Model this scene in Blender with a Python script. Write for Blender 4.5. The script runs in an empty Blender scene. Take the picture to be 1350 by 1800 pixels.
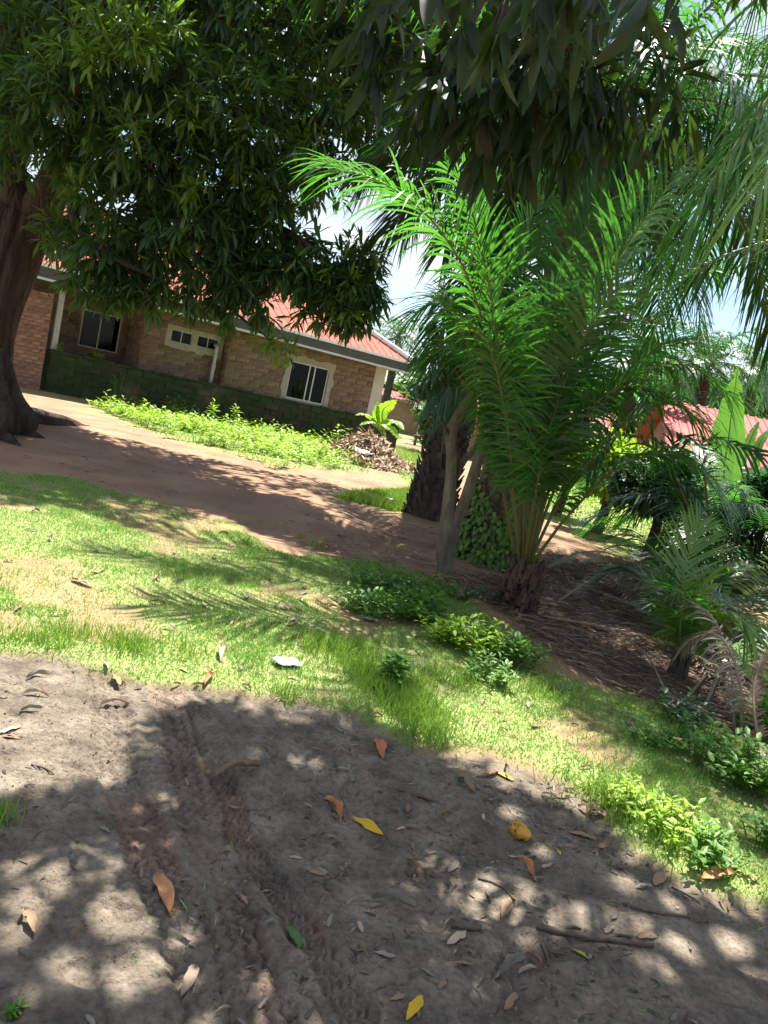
import bpy, math, random
import numpy as np
from mathutils import Vector, Matrix

# ------------------------------------------------------------------ camera, sky, sun, exposure
SC = bpy.context.scene
COL = SC.collection
PITCH, ROLL, CAM_Z, FPX, PW, PH = math.radians(7.5), math.radians(12.5), 1.55, 1353.0, 1350.0, 1800.0
SUN_AZ, SUN_EL = math.radians(10), math.radians(66)      # azimuth to the right of +Y (straight ahead)
_f = np.array([0, math.cos(PITCH), -math.sin(PITCH)])
_u0 = np.array([0, math.sin(PITCH), math.cos(PITCH)])
_r0 = np.array([1.0, 0, 0])
CR = _r0 * math.cos(ROLL) + _u0 * math.sin(ROLL)
CU = -_r0 * math.sin(ROLL) + _u0 * math.cos(ROLL)
CP = np.array([0, 0, CAM_Z])

cam_d = bpy.data.cameras.new('camera')
cam_d.sensor_fit = 'VERTICAL'
cam_d.sensor_height = 36.0
cam_d.lens = 36.0 * FPX / PH
cam_d.clip_end = 2000
cam_d.clip_start = 0.05
cam = bpy.data.objects.new('camera', cam_d)
COL.objects.link(cam)
cam.matrix_world = Matrix(((CR[0], CU[0], -_f[0], CP[0]), (CR[1], CU[1], -_f[1], CP[1]),
                           (CR[2], CU[2], -_f[2], CP[2]), (0, 0, 0, 1)))
SC.camera = cam

world = bpy.data.worlds.new('World')
SC.world = world
world.use_nodes = True
wn, wl = world.node_tree.nodes, world.node_tree.links
wn.clear()
w_out = wn.new('ShaderNodeOutputWorld')
w_bg = wn.new('ShaderNodeBackground')
w_bg.inputs['Strength'].default_value = 0.07
w_sky = wn.new('ShaderNodeTexSky')
w_sky.sky_type = 'NISHITA'
w_sky.sun_disc = False
w_sky.sun_elevation = SUN_EL
w_sky.sun_rotation = SUN_AZ
w_sky.air_density = 1.0
w_sky.dust_density = 0.6
w_tc = wn.new('ShaderNodeTexCoord')
w_map = wn.new('ShaderNodeMapping')
w_map.inputs['Scale'].default_value = (1.0, 1.0, 2.2)
w_n = wn.new('ShaderNodeTexNoise')
w_n.inputs['Scale'].default_value = 3.1
w_n.inputs['Detail'].default_value = 7
w_n.inputs['Roughness'].default_value = 0.55
w_r = wn.new('ShaderNodeValToRGB')
w_r.color_ramp.elements[0].position = 0.44
w_r.color_ramp.elements[1].position = 0.60
w_n2 = wn.new('ShaderNodeTexNoise')
w_n2.inputs['Scale'].default_value = 5.0
w_n2.inputs['Detail'].default_value = 5
w_r2 = wn.new('ShaderNodeValToRGB')
w_r2.color_ramp.elements[0].color = (3.9, 4.4, 5.4, 1)
w_r2.color_ramp.elements[1].color = (7.0, 7.1, 7.2, 1)
w_r2.color_ramp.elements[0].position = 0.35
w_r2.color_ramp.elements[1].position = 0.62
w_mix = wn.new('ShaderNodeMix')
w_mix.data_type = 'RGBA'
wl.new(w_tc.outputs['Generated'], w_map.inputs['Vector'])
wl.new(w_map.outputs['Vector'], w_n.inputs['Vector'])
wl.new(w_map.outputs['Vector'], w_n2.inputs['Vector'])
wl.new(w_n.outputs['Fac'], w_r.inputs['Fac'])
wl.new(w_n2.outputs['Fac'], w_r2.inputs['Fac'])
wl.new(w_r.outputs['Color'], w_mix.inputs[0])
wl.new(w_sky.outputs['Color'], w_mix.inputs[6])
wl.new(w_r2.outputs['Color'], w_mix.inputs[7])
wl.new(w_mix.outputs[2], w_bg.inputs['Color'])
wl.new(w_bg.outputs['Background'], w_out.inputs['Surface'])

sun_d = bpy.data.lights.new('sun', 'SUN')
sun_d.energy = 5.0
sun_d.angle = math.radians(0.55)
sun_d.color = (1.0, 0.95, 0.86)
sun = bpy.data.objects.new('sun', sun_d)
COL.objects.link(sun)
SUN = np.array([math.sin(SUN_AZ) * math.cos(SUN_EL), math.cos(SUN_AZ) * math.cos(SUN_EL), math.sin(SUN_EL)])
sun.rotation_euler = Vector(SUN).to_track_quat('Z', 'Y').to_euler()
sun.location = (0, 0, 40)
vs = SC.view_settings
vs.view_transform, vs.look, vs.gamma, vs.exposure = 'Standard', 'None', 1.0, 1.58
vs.use_curve_mapping = False
SC.render.engine = 'CYCLES'
SC.cycles.max_bounces = 8
SC.cycles.transmission_bounces = 6
SC.cycles.transparent_max_bounces = 8
SC.cycles.use_denoising = True

rng = np.random.default_rng(11)
random.seed(11)

# ------------------------------------------------------------------ where a sight line meets the ground / a distance
def ray(px, py):
    return _f + CR * ((px - PW / 2) / FPX) + CU * ((PH / 2 - py) / FPX)

def G(px, py, z=0.0):
    d = ray(px, py)
    return CP + d * ((z - CAM_Z) / d[2])

def W(px, py, y):
    d = ray(px, py)
    return CP + d * (y / d[1])

def proj(P):
    q = np.asarray(P) - CP
    z = q @ _f
    z = np.where(np.abs(z) < 1e-6, 1e-6, z)
    return PW / 2 + FPX * (q @ CR) / z, PH / 2 - FPX * (q @ CU) / z, z

# ------------------------------------------------------------------ noise
def vnoise(x, y, s, seed=0):
    x = np.asarray(x, float) / s + 1000
    y = np.asarray(y, float) / s + 1000
    xi, yi = np.floor(x).astype(np.int64), np.floor(y).astype(np.int64)
    fx, fy = x - xi, y - yi
    fx, fy = fx * fx * (3 - 2 * fx), fy * fy * (3 - 2 * fy)
    def h(a, b):
        n = (a * 374761393 + b * 668265263 + seed * 974711) & 0xFFFFFFFF
        n = ((n ^ (n >> 13)) * 1274126177) & 0xFFFFFFFF
        return ((n ^ (n >> 16)) & 0xFFFF) / 65535.0
    return (h(xi, yi) * (1 - fx) + h(xi + 1, yi) * fx) * (1 - fy) + (h(xi, yi + 1) * (1 - fx) + h(xi + 1, yi + 1) * fx) * fy

def fbm(x, y, s, o=4, seed=0):
    t, a, n = 0, 1.0, 0
    for i in range(o):
        t = t + a * vnoise(x, y, s / 2 ** i, seed + i * 7)
        n += a
        a *= 0.5
    return t / n

def sdpoly(x, y, poly):
    """signed distance to polygon, positive inside"""
    x, y = np.asarray(x, float), np.asarray(y, float)
    d = np.full(x.shape, 1e9)
    inside = np.zeros(x.shape, bool)
    n = len(poly)
    for i in range(n):
        ax, ay = poly[i]
        bx, by = poly[(i + 1) % n]
        ex, ey = bx - ax, by - ay
        t = np.clip(((x - ax) * ex + (y - ay) * ey) / (ex * ex + ey * ey + 1e-12), 0, 1)
        d = np.minimum(d, (x - ax - t * ex) ** 2 + (y - ay - t * ey) ** 2)
        c = ((ay > y) != (by > y)) & (x < (bx - ax) * (y - ay) / (by - ay + 1e-12) + ax)
        inside ^= c
    d = np.sqrt(d)
    return np.where(inside, d, -d)

def gpoly(pts):
    return [tuple(G(a, b)[:2]) for a, b in pts]

def polyline(x, y, pts):
    """distance sideways (signed) and arc length along a polyline"""
    best = np.full(np.shape(x), 1e9)
    lat = np.zeros(np.shape(x))
    arc = np.zeros(np.shape(x))
    s0 = 0
    for (ax, ay), (bx, by) in zip(pts[:-1], pts[1:]):
        ex, ey = bx - ax, by - ay
        L = math.hypot(ex, ey)
        ex, ey = ex / L, ey / L
        t = np.clip((x - ax) * ex + (y - ay) * ey, 0, L)
        dx, dy = x - ax - t * ex, y - ay - t * ey
        d = np.hypot(dx, dy)
        m = d < best
        best = np.where(m, d, best)
        lat = np.where(m, np.sign(ex * dy - ey * dx) * d, lat)
        arc = np.where(m, s0 + t, arc)
        s0 += L
    return lat, arc

def sstep(a, b, x):
    t = np.clip((x - a) / (b - a), 0, 1)
    return t * t * (3 - 2 * t)

def smooth_path(P, n):
    P = np.asarray(P, float)
    k = len(P)
    if k < 3:
        return P[0] + (P[-1] - P[0]) * np.linspace(0, 1, n)[:, None]
    E = np.vstack([2 * P[0] - P[1], P, 2 * P[-1] - P[-2]])
    out = []
    for t in np.linspace(0, k - 1 - 1e-9, n):
        i = int(t)
        f = t - i
        a, b, c, d = E[i], E[i + 1], E[i + 2], E[i + 3]
        out.append(0.5 * ((2 * b) + (-a + c) * f + (2 * a - 5 * b + 4 * c - d) * f * f + (-a + 3 * b - 3 * c + d) * f ** 3))
    return np.array(out)

# ------------------------------------------------------------------ materials
def new_mat(name):
    m = bpy.data.materials.new(name)
    m.use_nodes = True
    return m, m.node_tree.nodes, m.node_tree.links, m.node_tree.nodes['Principled BSDF']

def ramp(nodes, cols, pos=None):
    r = nodes.new('ShaderNodeValToRGB')
    e = r.color_ramp.elements
    while len(e) < len(cols):
        e.new(0.5)
    for i, c in enumerate(cols):
        e[i].position = pos[i] if pos else i / (len(cols) - 1)
        e[i].color = (*c, 1)
    return r

def leaf_mat(name, cols, trans, tcol, rough=0.42, pos=None, spec=0.5):
    m, n, l, p = new_mat(name)
    g = n.new('ShaderNodeNewGeometry')
    r = ramp(n, cols, pos)
    l.new(g.outputs['Random Per Island'], r.inputs['Fac'])
    l.new(r.outputs['Color'], p.inputs['Base Color'])
    p.inputs['Roughness'].default_value = rough
    p.inputs['Specular IOR Level'].default_value = spec
    if trans > 0:
        t = n.new('ShaderNodeBsdfTranslucent')
        mx = n.new('ShaderNodeMix')
        mx.data_type = 'RGBA'
        mx.inputs[0].default_value = 0.6
        mx.inputs[7].default_value = (*tcol, 1)
        l.new(r.outputs['Color'], mx.inputs[6])
        l.new(mx.outputs[2], t.inputs['Color'])
        s = n.new('ShaderNodeMixShader')
        s.inputs[0].default_value = trans
        l.new(p.outputs[0], s.inputs[1])
        l.new(t.outputs[0], s.inputs[2])
        l.new(s.outputs[0], n['Material Output'].inputs['Surface'])
    return m

def solid_mat(name, cols, scale=6.0, rough=0.8, bump=0.0, bscale=None, stretch=(1, 1, 1), detail=6, island=0.0, metallic=0.0, spec=0.4, pos=None, bdist=0.02):
    m, n, l, p = new_mat(name)
    tc = n.new('ShaderNodeTexCoord')
    mp = n.new('ShaderNodeMapping')
    mp.inputs['Scale'].default_value = stretch
    l.new(tc.outputs['Object'], mp.inputs['Vector'])
    t = n.new('ShaderNodeTexNoise')
    t.inputs['Scale'].default_value = scale
    t.inputs['Detail'].default_value = detail
    t.inputs['Roughness'].default_value = 0.62
    l.new(mp.outputs['Vector'], t.inputs['Vector'])
    r = ramp(n, cols, pos or [0.25 + 0.5 * i / max(1, len(cols) - 1) for i in range(len(cols))])
    l.new(t.outputs['Fac'], r.inputs['Fac'])
    if island:
        oi = n.new('ShaderNodeObjectInfo')
        g = n.new('ShaderNodeNewGeometry')
        ad = n.new('ShaderNodeMath')
        ad.operation = 'ADD'
        fr = n.new('ShaderNodeMath')
        fr.operation = 'FRACT'
        l.new(oi.outputs['Random'], ad.inputs[0])
        l.new(g.outputs['Random Per Island'], ad.inputs[1])
        l.new(ad.outputs[0], fr.inputs[0])
        mr = n.new('ShaderNodeMapRange')
        mr.inputs['To Min'].default_value = 1 - island
        mr.inputs['To Max'].default_value = 1 + island
        l.new(fr.outputs[0], mr.inputs['Value'])
        hs = n.new('ShaderNodeHueSaturation')
        l.new(mr.outputs[0], hs.inputs['Value'])
        l.new(r.outputs['Color'], hs.inputs['Color'])
        l.new(hs.outputs['Color'], p.inputs['Base Color'])
    else:
        l.new(r.outputs['Color'], p.inputs['Base Color'])
    p.inputs['Roughness'].default_value = rough
    p.inputs['Metallic'].default_value = metallic
    p.inputs['Specular IOR Level'].default_value = spec
    if bump:
        t2 = n.new('ShaderNodeTexNoise')
        t2.inputs['Scale'].default_value = bscale or scale * 4
        t2.inputs['Detail'].default_value = 6
        l.new(mp.outputs['Vector'], t2.inputs['Vector'])
        b = n.new('ShaderNodeBump')
        b.inputs['Strength'].default_value = bump
        b.inputs['Distance'].default_value = bdist
        l.new(t2.outputs['Fac'], b.inputs['Height'])
        l.new(b.outputs['Normal'], p.inputs['Normal'])
    return m

M = {}
M['mango'] = leaf_mat('mango_leaves', [(0.018, 0.045, 0.02), (0.032, 0.078, 0.028), (0.05, 0.11, 0.034), (0.15, 0.22, 0.03)], 0.34, (0.2, 0.42, 0.03), 0.44, [0, 0.4, 0.85, 1.0], 0.5)
M['mango_young_lit'] = leaf_mat('young_sunlit_mango_leaves', [(0.05, 0.12, 0.02), (0.10, 0.20, 0.03), (0.16, 0.24, 0.03)], 0.4, (0.25, 0.45, 0.03), 0.4)  # yellower leaf colours stand for young growth and for sunlight on crown tips
M['mango_backlit'] = leaf_mat('backlit_mango_leaves', [(0.005, 0.013, 0.009), (0.009, 0.024, 0.011), (0.018, 0.042, 0.012)], 0.24, (0.12, 0.26, 0.02), 0.45, spec=0.3)  # leaf colours darkened to carry the backlit silhouette
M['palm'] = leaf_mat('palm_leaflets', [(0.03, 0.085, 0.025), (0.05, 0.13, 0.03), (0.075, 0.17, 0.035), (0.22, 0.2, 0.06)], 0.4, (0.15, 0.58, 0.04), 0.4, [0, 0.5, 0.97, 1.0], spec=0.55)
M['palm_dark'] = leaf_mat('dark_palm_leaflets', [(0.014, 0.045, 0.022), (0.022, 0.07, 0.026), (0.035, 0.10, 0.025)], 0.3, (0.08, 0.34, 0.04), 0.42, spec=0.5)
M['palm_light'] = leaf_mat('light_palm_leaflets', [(0.07, 0.16, 0.03), (0.10, 0.22, 0.035), (0.16, 0.26, 0.04)], 0.36, (0.25, 0.5, 0.04), 0.36)
M['palm_dull'] = leaf_mat('dull_palm_leaflets', [(0.05, 0.085, 0.045), (0.085, 0.13, 0.06), (0.15, 0.17, 0.09), (0.24, 0.21, 0.13)], 0.2, (0.2, 0.34, 0.08), 0.5)
M['palm_hazy'] = leaf_mat('hazy_palm_leaflets', [(0.05, 0.12, 0.07), (0.08, 0.17, 0.09), (0.11, 0.2, 0.1)], 0.3, (0.2, 0.4, 0.15), 0.4)  # greens made paler and bluer to carry the haze of distance
M['palm_dead'] = leaf_mat('dead_palm_leaflets', [(0.16, 0.12, 0.09), (0.26, 0.21, 0.16), (0.34, 0.29, 0.23)], 0.1, (0.3, 0.25, 0.15), 0.7)
M['palm_rust'] = leaf_mat('rust_palm_leaflets', [(0.12, 0.065, 0.045), (0.2, 0.11, 0.075), (0.26, 0.16, 0.11)], 0.1, (0.3, 0.2, 0.12), 0.7)
M['weed'] = leaf_mat('weed_leaves', [(0.05, 0.15, 0.02), (0.08, 0.22, 0.025), (0.14, 0.28, 0.03)], 0.36, (0.22, 0.45, 0.03), 0.5)
M['weed_bright'] = leaf_mat('bright_weed_leaves', [(0.16, 0.31, 0.02), (0.25, 0.42, 0.025), (0.36, 0.50, 0.035)], 0.42, (0.4, 0.6, 0.03), 0.5)
M['weed_dark'] = leaf_mat('dark_weed_leaves', [(0.02, 0.06, 0.025), (0.03, 0.09, 0.035), (0.05, 0.12, 0.04)], 0.3, (0.1, 0.3, 0.05), 0.45)
M['grass'] = leaf_mat('grass_blades', [(0.10, 0.235, 0.035), (0.16, 0.32, 0.05), (0.245, 0.385, 0.075), (0.50, 0.42, 0.22)], 0.3, (0.28, 0.58, 0.06), 0.55, [0, 0.4, 0.75, 0.95])
M['grass_lush'] = leaf_mat('lush_grass_blades', [(0.11, 0.22, 0.03), (0.17, 0.30, 0.04), (0.26, 0.38, 0.06)], 0.34, (0.3, 0.5, 0.04), 0.5)
M['ivy'] = leaf_mat('ivy_leaves', [(0.05, 0.12, 0.02), (0.10, 0.20, 0.025), (0.17, 0.27, 0.03)], 0.25, (0.2, 0.4, 0.03), 0.45)
M['banana'] = leaf_mat('banana_leaf', [(0.06, 0.16, 0.03), (0.09, 0.22, 0.04)], 0.42, (0.25, 0.6, 0.05), 0.35)
M['banana_bright'] = leaf_mat('bright_banana_leaf', [(0.14, 0.30, 0.02), (0.2, 0.38, 0.03)], 0.45, (0.45, 0.8, 0.04), 0.38)
M['far_leaf'] = leaf_mat('far_tree_leaves', [(0.05, 0.12, 0.035), (0.08, 0.17, 0.045), (0.13, 0.22, 0.05)], 0.3, (0.2, 0.4, 0.06), 0.5)
M['litter'] = leaf_mat('dry_litter', [(0.06, 0.035, 0.025), (0.14, 0.08, 0.055), (0.23, 0.145, 0.10), (0.36, 0.26, 0.19)], 0.0, (0, 0, 0), 0.75)
M['soil_bits'] = leaf_mat('soil_bits', [(0.10, 0.08, 0.06), (0.17, 0.14, 0.108), (0.24, 0.2, 0.155)], 0.0, (0, 0, 0), 0.95)
M['crumbs'] = leaf_mat('trodden_bits', [(0.04, 0.03, 0.024), (0.09, 0.068, 0.05), (0.15, 0.115, 0.085), (0.3, 0.23, 0.17)], 0.0, (0, 0, 0), 0.85, [0, 0.5, 0.85, 1.0])
M['dryleaf'] = leaf_mat('dry_leaf_heap', [(0.16, 0.10, 0.06), (0.27, 0.18, 0.11), (0.38, 0.27, 0.17), (0.5, 0.4, 0.28)], 0.05, (0.3, 0.2, 0.1), 0.7)
M['bark'] = solid_mat('mango_bark', [(0.022, 0.015, 0.012), (0.06, 0.041, 0.03), (0.105, 0.075, 0.056)], 7, 0.95, 1.0, 22, (1, 1, 0.22), bdist=0.09)
M['bark_grey'] = solid_mat('grey_bark', [(0.075, 0.055, 0.04), (0.15, 0.12, 0.085), (0.24, 0.2, 0.145)], 9, 0.9, 0.9, 30, (1, 1, 0.4), bdist=0.03)
M['bark_palm'] = solid_mat('palm_bark', [(0.022, 0.018, 0.016), (0.06, 0.048, 0.04), (0.11, 0.085, 0.07)], 8, 0.95, 1.0, 18, (1, 1, 0.5))
M['bark_palm_brown'] = solid_mat('brown_palm_bark', [(0.06, 0.04, 0.028), (0.13, 0.09, 0.06), (0.21, 0.155, 0.11)], 8, 0.95, 1.0, 18, (1, 1, 0.5), island=0.25)
M['bark_stump'] = solid_mat('stump_fibre', [(0.03, 0.018, 0.014), (0.085, 0.05, 0.038), (0.16, 0.10, 0.075)], 9, 0.95, 1.0, 24, (1, 1, 0.3), island=0.3)
M['twig'] = solid_mat('twig_bark', [(0.07, 0.05, 0.035), (0.15, 0.11, 0.08)], 20, 0.85, 0.4, 50)
M['rachis'] = solid_mat('frond_stalk', [(0.07, 0.075, 0.02), (0.13, 0.13, 0.035), (0.10, 0.07, 0.025)], 5, 0.5)
M['rachis_green'] = solid_mat('green_frond_stalk', [(0.10, 0.17, 0.03), (0.17, 0.24, 0.05)], 5, 0.45)
M['rachis_dry'] = solid_mat('dry_frond_stalk', [(0.17, 0.12, 0.08), (0.3, 0.23, 0.17)], 8, 0.75)
M['stem'] = solid_mat('green_stem', [(0.07, 0.12, 0.03), (0.12, 0.18, 0.04)], 9, 0.6)
M['brick'] = solid_mat('clay_block', [(0.08, 0.052, 0.04), (0.18, 0.118, 0.086), (0.28, 0.2, 0.15)], 7, 0.95, 0.9, 34, island=0.26)
M['brick_red'] = solid_mat('red_brick', [(0.15, 0.07, 0.052), (0.25, 0.13, 0.095), (0.36, 0.24, 0.185)], 6, 0.92, 0.6, 40, island=0.3)
M['mortar'] = solid_mat('mud_mortar', [(0.15, 0.095, 0.065), (0.27, 0.185, 0.13)], 4, 0.95, 0.6, 30)
M['plinth'] = solid_mat('mossy_plinth', [(0.05, 0.036, 0.026), (0.035, 0.036, 0.018), (0.022, 0.042, 0.012), (0.06, 0.045, 0.032)], 0.7, 0.95, 0.8, 14, detail=8, pos=[0.3, 0.42, 0.55, 0.7])
M['plinth_block'] = solid_mat('mossy_block', [(0.075, 0.05, 0.035), (0.04, 0.04, 0.02), (0.022, 0.045, 0.012), (0.10, 0.065, 0.045)], 0.7, 0.95, 0.8, 20, island=0.18, detail=8, pos=[0.3, 0.42, 0.55, 0.68])
M['plaster'] = solid_mat('cement_plaster', [(0.27, 0.235, 0.19), (0.4, 0.355, 0.295)], 3, 0.9, 0.3, 30)
M['plaster_pale'] = solid_mat('pale_plaster', [(0.42, 0.38, 0.34), (0.55, 0.51, 0.46)], 2, 0.9, 0.2, 20)
M['white'] = solid_mat('white_trim', [(0.66, 0.66, 0.66), (0.8, 0.8, 0.8)], 3, 0.55)
M['fascia'] = solid_mat('grey_fascia', [(0.05, 0.05, 0.048), (0.085, 0.083, 0.078)], 2, 0.7)
M['soffit'] = solid_mat('soffit_board', [(0.2, 0.18, 0.16), (0.28, 0.26, 0.23)], 2, 0.8)
M['gutter'] = solid_mat('pale_gutter', [(0.42, 0.45, 0.46), (0.55, 0.57, 0.58)], 2, 0.5)
M['roof'] = solid_mat('red_roofing', [(0.30, 0.055, 0.035), (0.38, 0.085, 0.055), (0.44, 0.13, 0.09)], 1.1, 0.75, 0.15, 20, (1, 1, 1), island=0.08, spec=0.2)
M['roof_far'] = solid_mat('faded_red_roofing', [(0.28, 0.055, 0.055), (0.36, 0.085, 0.08), (0.42, 0.13, 0.12)], 1.3, 0.7, 0.15, 20, island=0.08, spec=0.2)
M['pipe'] = solid_mat('grey_pipe', [(0.34, 0.35, 0.34), (0.46, 0.46, 0.45)], 6, 0.5)
M['alu'] = solid_mat('window_frame', [(0.50, 0.49, 0.44), (0.62, 0.6, 0.55)], 6, 0.45)
M['curtain'] = solid_mat('curtain_cloth', [(0.25, 0.24, 0.25), (0.5, 0.48, 0.48)], 14, 0.95, 0, None, (6, 6, 0.2))
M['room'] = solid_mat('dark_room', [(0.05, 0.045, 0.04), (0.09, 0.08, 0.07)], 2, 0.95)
M['mudwall'] = solid_mat('mud_wall', [(0.25, 0.155, 0.105), (0.36, 0.235, 0.165)], 2.5, 0.95, 0.4, 20)
M['plastic'] = solid_mat('white_plastic', [(0.55, 0.56, 0.6), (0.8, 0.8, 0.82)], 9, 0.35)
M['foil'] = solid_mat('silver_film', [(0.16, 0.17, 0.19), (0.34, 0.35, 0.37)], 11, 0.25, 0.4, 40, spec=0.8)
M['pink'] = solid_mat('pink_cloth', [(0.5, 0.2, 0.2), (0.6, 0.3, 0.28)], 6, 0.9)
M['stone'] = solid_mat('grey_stone', [(0.25, 0.23, 0.2), (0.4, 0.38, 0.34)], 6, 0.9, 0.4, 30)

def glass_mat():
    m, n, l, p = new_mat('window_glass')
    t = n.new('ShaderNodeBsdfTransparent')
    t.inputs['Color'].default_value = (0.22, 0.24, 0.235, 1)
    g = n.new('ShaderNodeBsdfGlossy')
    g.inputs['Roughness'].default_value = 0.04
    g.inputs['Color'].default_value = (0.6, 0.62, 0.64, 1)
    fr = n.new('ShaderNodeFresnel')
    fr.inputs['IOR'].default_value = 1.3
    s = n.new('ShaderNodeMixShader')
    l.new(fr.outputs[0], s.inputs[0])
    l.new(t.outputs[0], s.inputs[1])
    l.new(g.outputs[0], s.inputs[2])
    l.new(s.outputs[0], n['Material Output'].inputs['Surface'])
    return m
M['glass'] = glass_mat()

# ------------------------------------------------------------------ mesh building
def mk(name, V, T=None, Q=None, mat=None, parent=None, smooth=False):
    V = np.asarray(V, np.float32).reshape(-1, 3)
    me = bpy.data.meshes.new(name)
    me.vertices.add(len(V))
    me.vertices.foreach_set('co', V.ravel())
    T = np.zeros((0, 3), np.int32) if T is None else np.asarray(T, np.int32).reshape(-1, 3)
    Q = np.zeros((0, 4), np.int32) if Q is None else np.asarray(Q, np.int32).reshape(-1, 4)
    me.loops.add(T.size + Q.size)
    me.loops.foreach_set('vertex_index', np.concatenate([T.ravel(), Q.ravel()]))
    me.polygons.add(len(T) + len(Q))
    st = np.concatenate([np.arange(len(T)) * 3, T.size + np.arange(len(Q)) * 4]).astype(np.int32)
    me.polygons.foreach_set('loop_start', st)
    me.polygons.foreach_set('use_smooth', np.full(len(T) + len(Q), smooth, bool))
    me.update(calc_edges=True)
    me.validate()
    if mat:
        me.materials.append(M[mat] if isinstance(mat, str) else mat)
    o = bpy.data.objects.new(name, me)
    COL.objects.link(o)
    if parent:
        o.parent = parent
    return o

class Geo:
    def __init__(s):
        s.V, s.T, s.Q, s.n = [], [], [], 0
    def add(s, V, T=None, Q=None):
        V = np.asarray(V, float).reshape(-1, 3)
        if T is not None and len(T):
            s.T.append(np.asarray(T).reshape(-1, 3) + s.n)
        if Q is not None and len(Q):
            s.Q.append(np.asarray(Q).reshape(-1, 4) + s.n)
        s.V.append(V)
        s.n += len(V)
        return s
    def box(s, lo, hi, jit=0.0):
        x0, y0, z0 = lo
        x1, y1, z1 = hi
        V = np.array([(x0, y0, z0), (x1, y0, z0), (x1, y1, z0), (x0, y1, z0), (x0, y0, z1), (x1, y0, z1), (x1, y1, z1), (x0, y1, z1)], float)
        if jit:
            V += rng.normal(0, jit, V.shape)
        return s.add(V, Q=[(0, 3, 2, 1), (4, 5, 6, 7), (0, 1, 5, 4), (1, 2, 6, 5), (2, 3, 7, 6), (3, 0, 4, 7)])
    def tube(s, P, R, k=8, rad=None, cap=True):
        P = np.asarray(P, float)
        n = len(P)
        R = np.full(n, R) if np.isscalar(R) else np.asarray(R, float)
        Tn = np.gradient(P, axis=0)
        Tn /= np.linalg.norm(Tn, axis=1)[:, None] + 1e-9
        ref = np.array([1.0, 0, 0]) if abs(Tn[0][0]) < 0.8 else np.array([0, 1.0, 0])
        a = np.arange(k) / k * 2 * math.pi
        rings = []
        for i in range(n):
            u = ref - Tn[i] * (ref @ Tn[i])
            u /= np.linalg.norm(u) + 1e-9
            v = np.cross(Tn[i], u)
            ref = u
            rr = R[i] * (1 if rad is None else rad[i])
            rings.append(P[i] + (np.cos(a) * rr)[:, None] * u + (np.sin(a) * rr)[:, None] * v)
        V = np.vstack(rings)
        i, j = np.meshgrid(np.arange(n - 1), np.arange(k), indexing='ij')
        j2 = (j + 1) % k
        Q = np.stack([i * k + j, i * k + j2, (i + 1) * k + j2, (i + 1) * k + j], -1).reshape(-1, 4)
        T = []
        if cap:
            V = np.vstack([V, P[0], P[-1]])
            c0, c1 = n * k, n * k + 1
            for q in range(k):
                T.append((c0, (q + 1) % k, q))
                T.append((c1, (n - 1) * k + q, (n - 1) * k + (q + 1) % k))
        return s.add(V, T, Q)
    def build(s, name, mat, parent=None, smooth=False):
        return mk(name, np.vstack(s.V), np.vstack(s.T) if s.T else None, np.vstack(s.Q) if s.Q else None, mat, parent, smooth)

def tag(o, label=None, cat=None, group=None, kind=None):
    if label: o['label'] = label
    if cat: o['category'] = cat
    if group: o['group'] = group
    if kind: o['kind'] = kind
    return o

def empty(name, loc, rz=0, label=None, cat=None, group=None):
    o = bpy.data.objects.new(name, None)
    COL.objects.link(o)
    o.location = tuple(float(v) for v in loc)
    o.rotation_euler = (0, 0, rz)
    o.empty_display_size = 0.2
    return tag(o, label, cat, group)

def rel(P, o):
    """world points in the frame of an unrotated empty"""
    return np.asarray(P, float) - np.array(o.location)

def norm(v):
    v = np.asarray(v, float)
    return v / (np.linalg.norm(v, axis=-1, keepdims=True) + 1e-9)

def scatter(tpl, P, D, N, S):
    tv, tt = tpl
    k, n = len(P), len(tv)
    S = np.asarray(S, float)
    if S.ndim == 1:
        S = np.repeat(S[:, None], 3, 1)
    X = norm(D)
    Y = norm(np.cross(N, X))
    Z = np.cross(X, Y)
    V = (P[:, None] + (tv[None, :, 0] * S[:, 0:1])[..., None] * X[:, None] + (tv[None, :, 1] * S[:, 1:2])[..., None] * Y[:, None]
         + (tv[None, :, 2] * S[:, 2:3])[..., None] * Z[:, None])
    T = tt[None] + (np.arange(k) * n)[:, None, None]
    return V.reshape(-1, 3), T.reshape(-1, 3)

def leaf_tpl(secs, fold=0.05, droop=0.2, tip=1.0):
    """secs: (x, half width); a folded, drooping blade from x=0 to x=tip"""
    V = [(0, 0, 0)]
    for x, w in secs:
        z = -droop * x * x
        V += [(x, w, z + fold * w * 4), (x, 0, z), (x, -w, z + fold * w * 4)]
    V.append((tip, 0, -droop * tip * tip))
    m = len(secs)
    T = [(0, 2, 1), (0, 3, 2)]
    for i in range(m - 1):
        a, b = 1 + 3 * i, 4 + 3 * i
        T += [(a, a + 1, b + 1), (a, b + 1, b), (a + 1, a + 2, b + 2), (a + 1, b + 2, b + 1)]
    a, e = 1 + 3 * (m - 1), 1 + 3 * m
    T += [(a, a + 1, e), (a + 1, a + 2, e)]
    return np.array(V, float), np.array(T)

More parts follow.
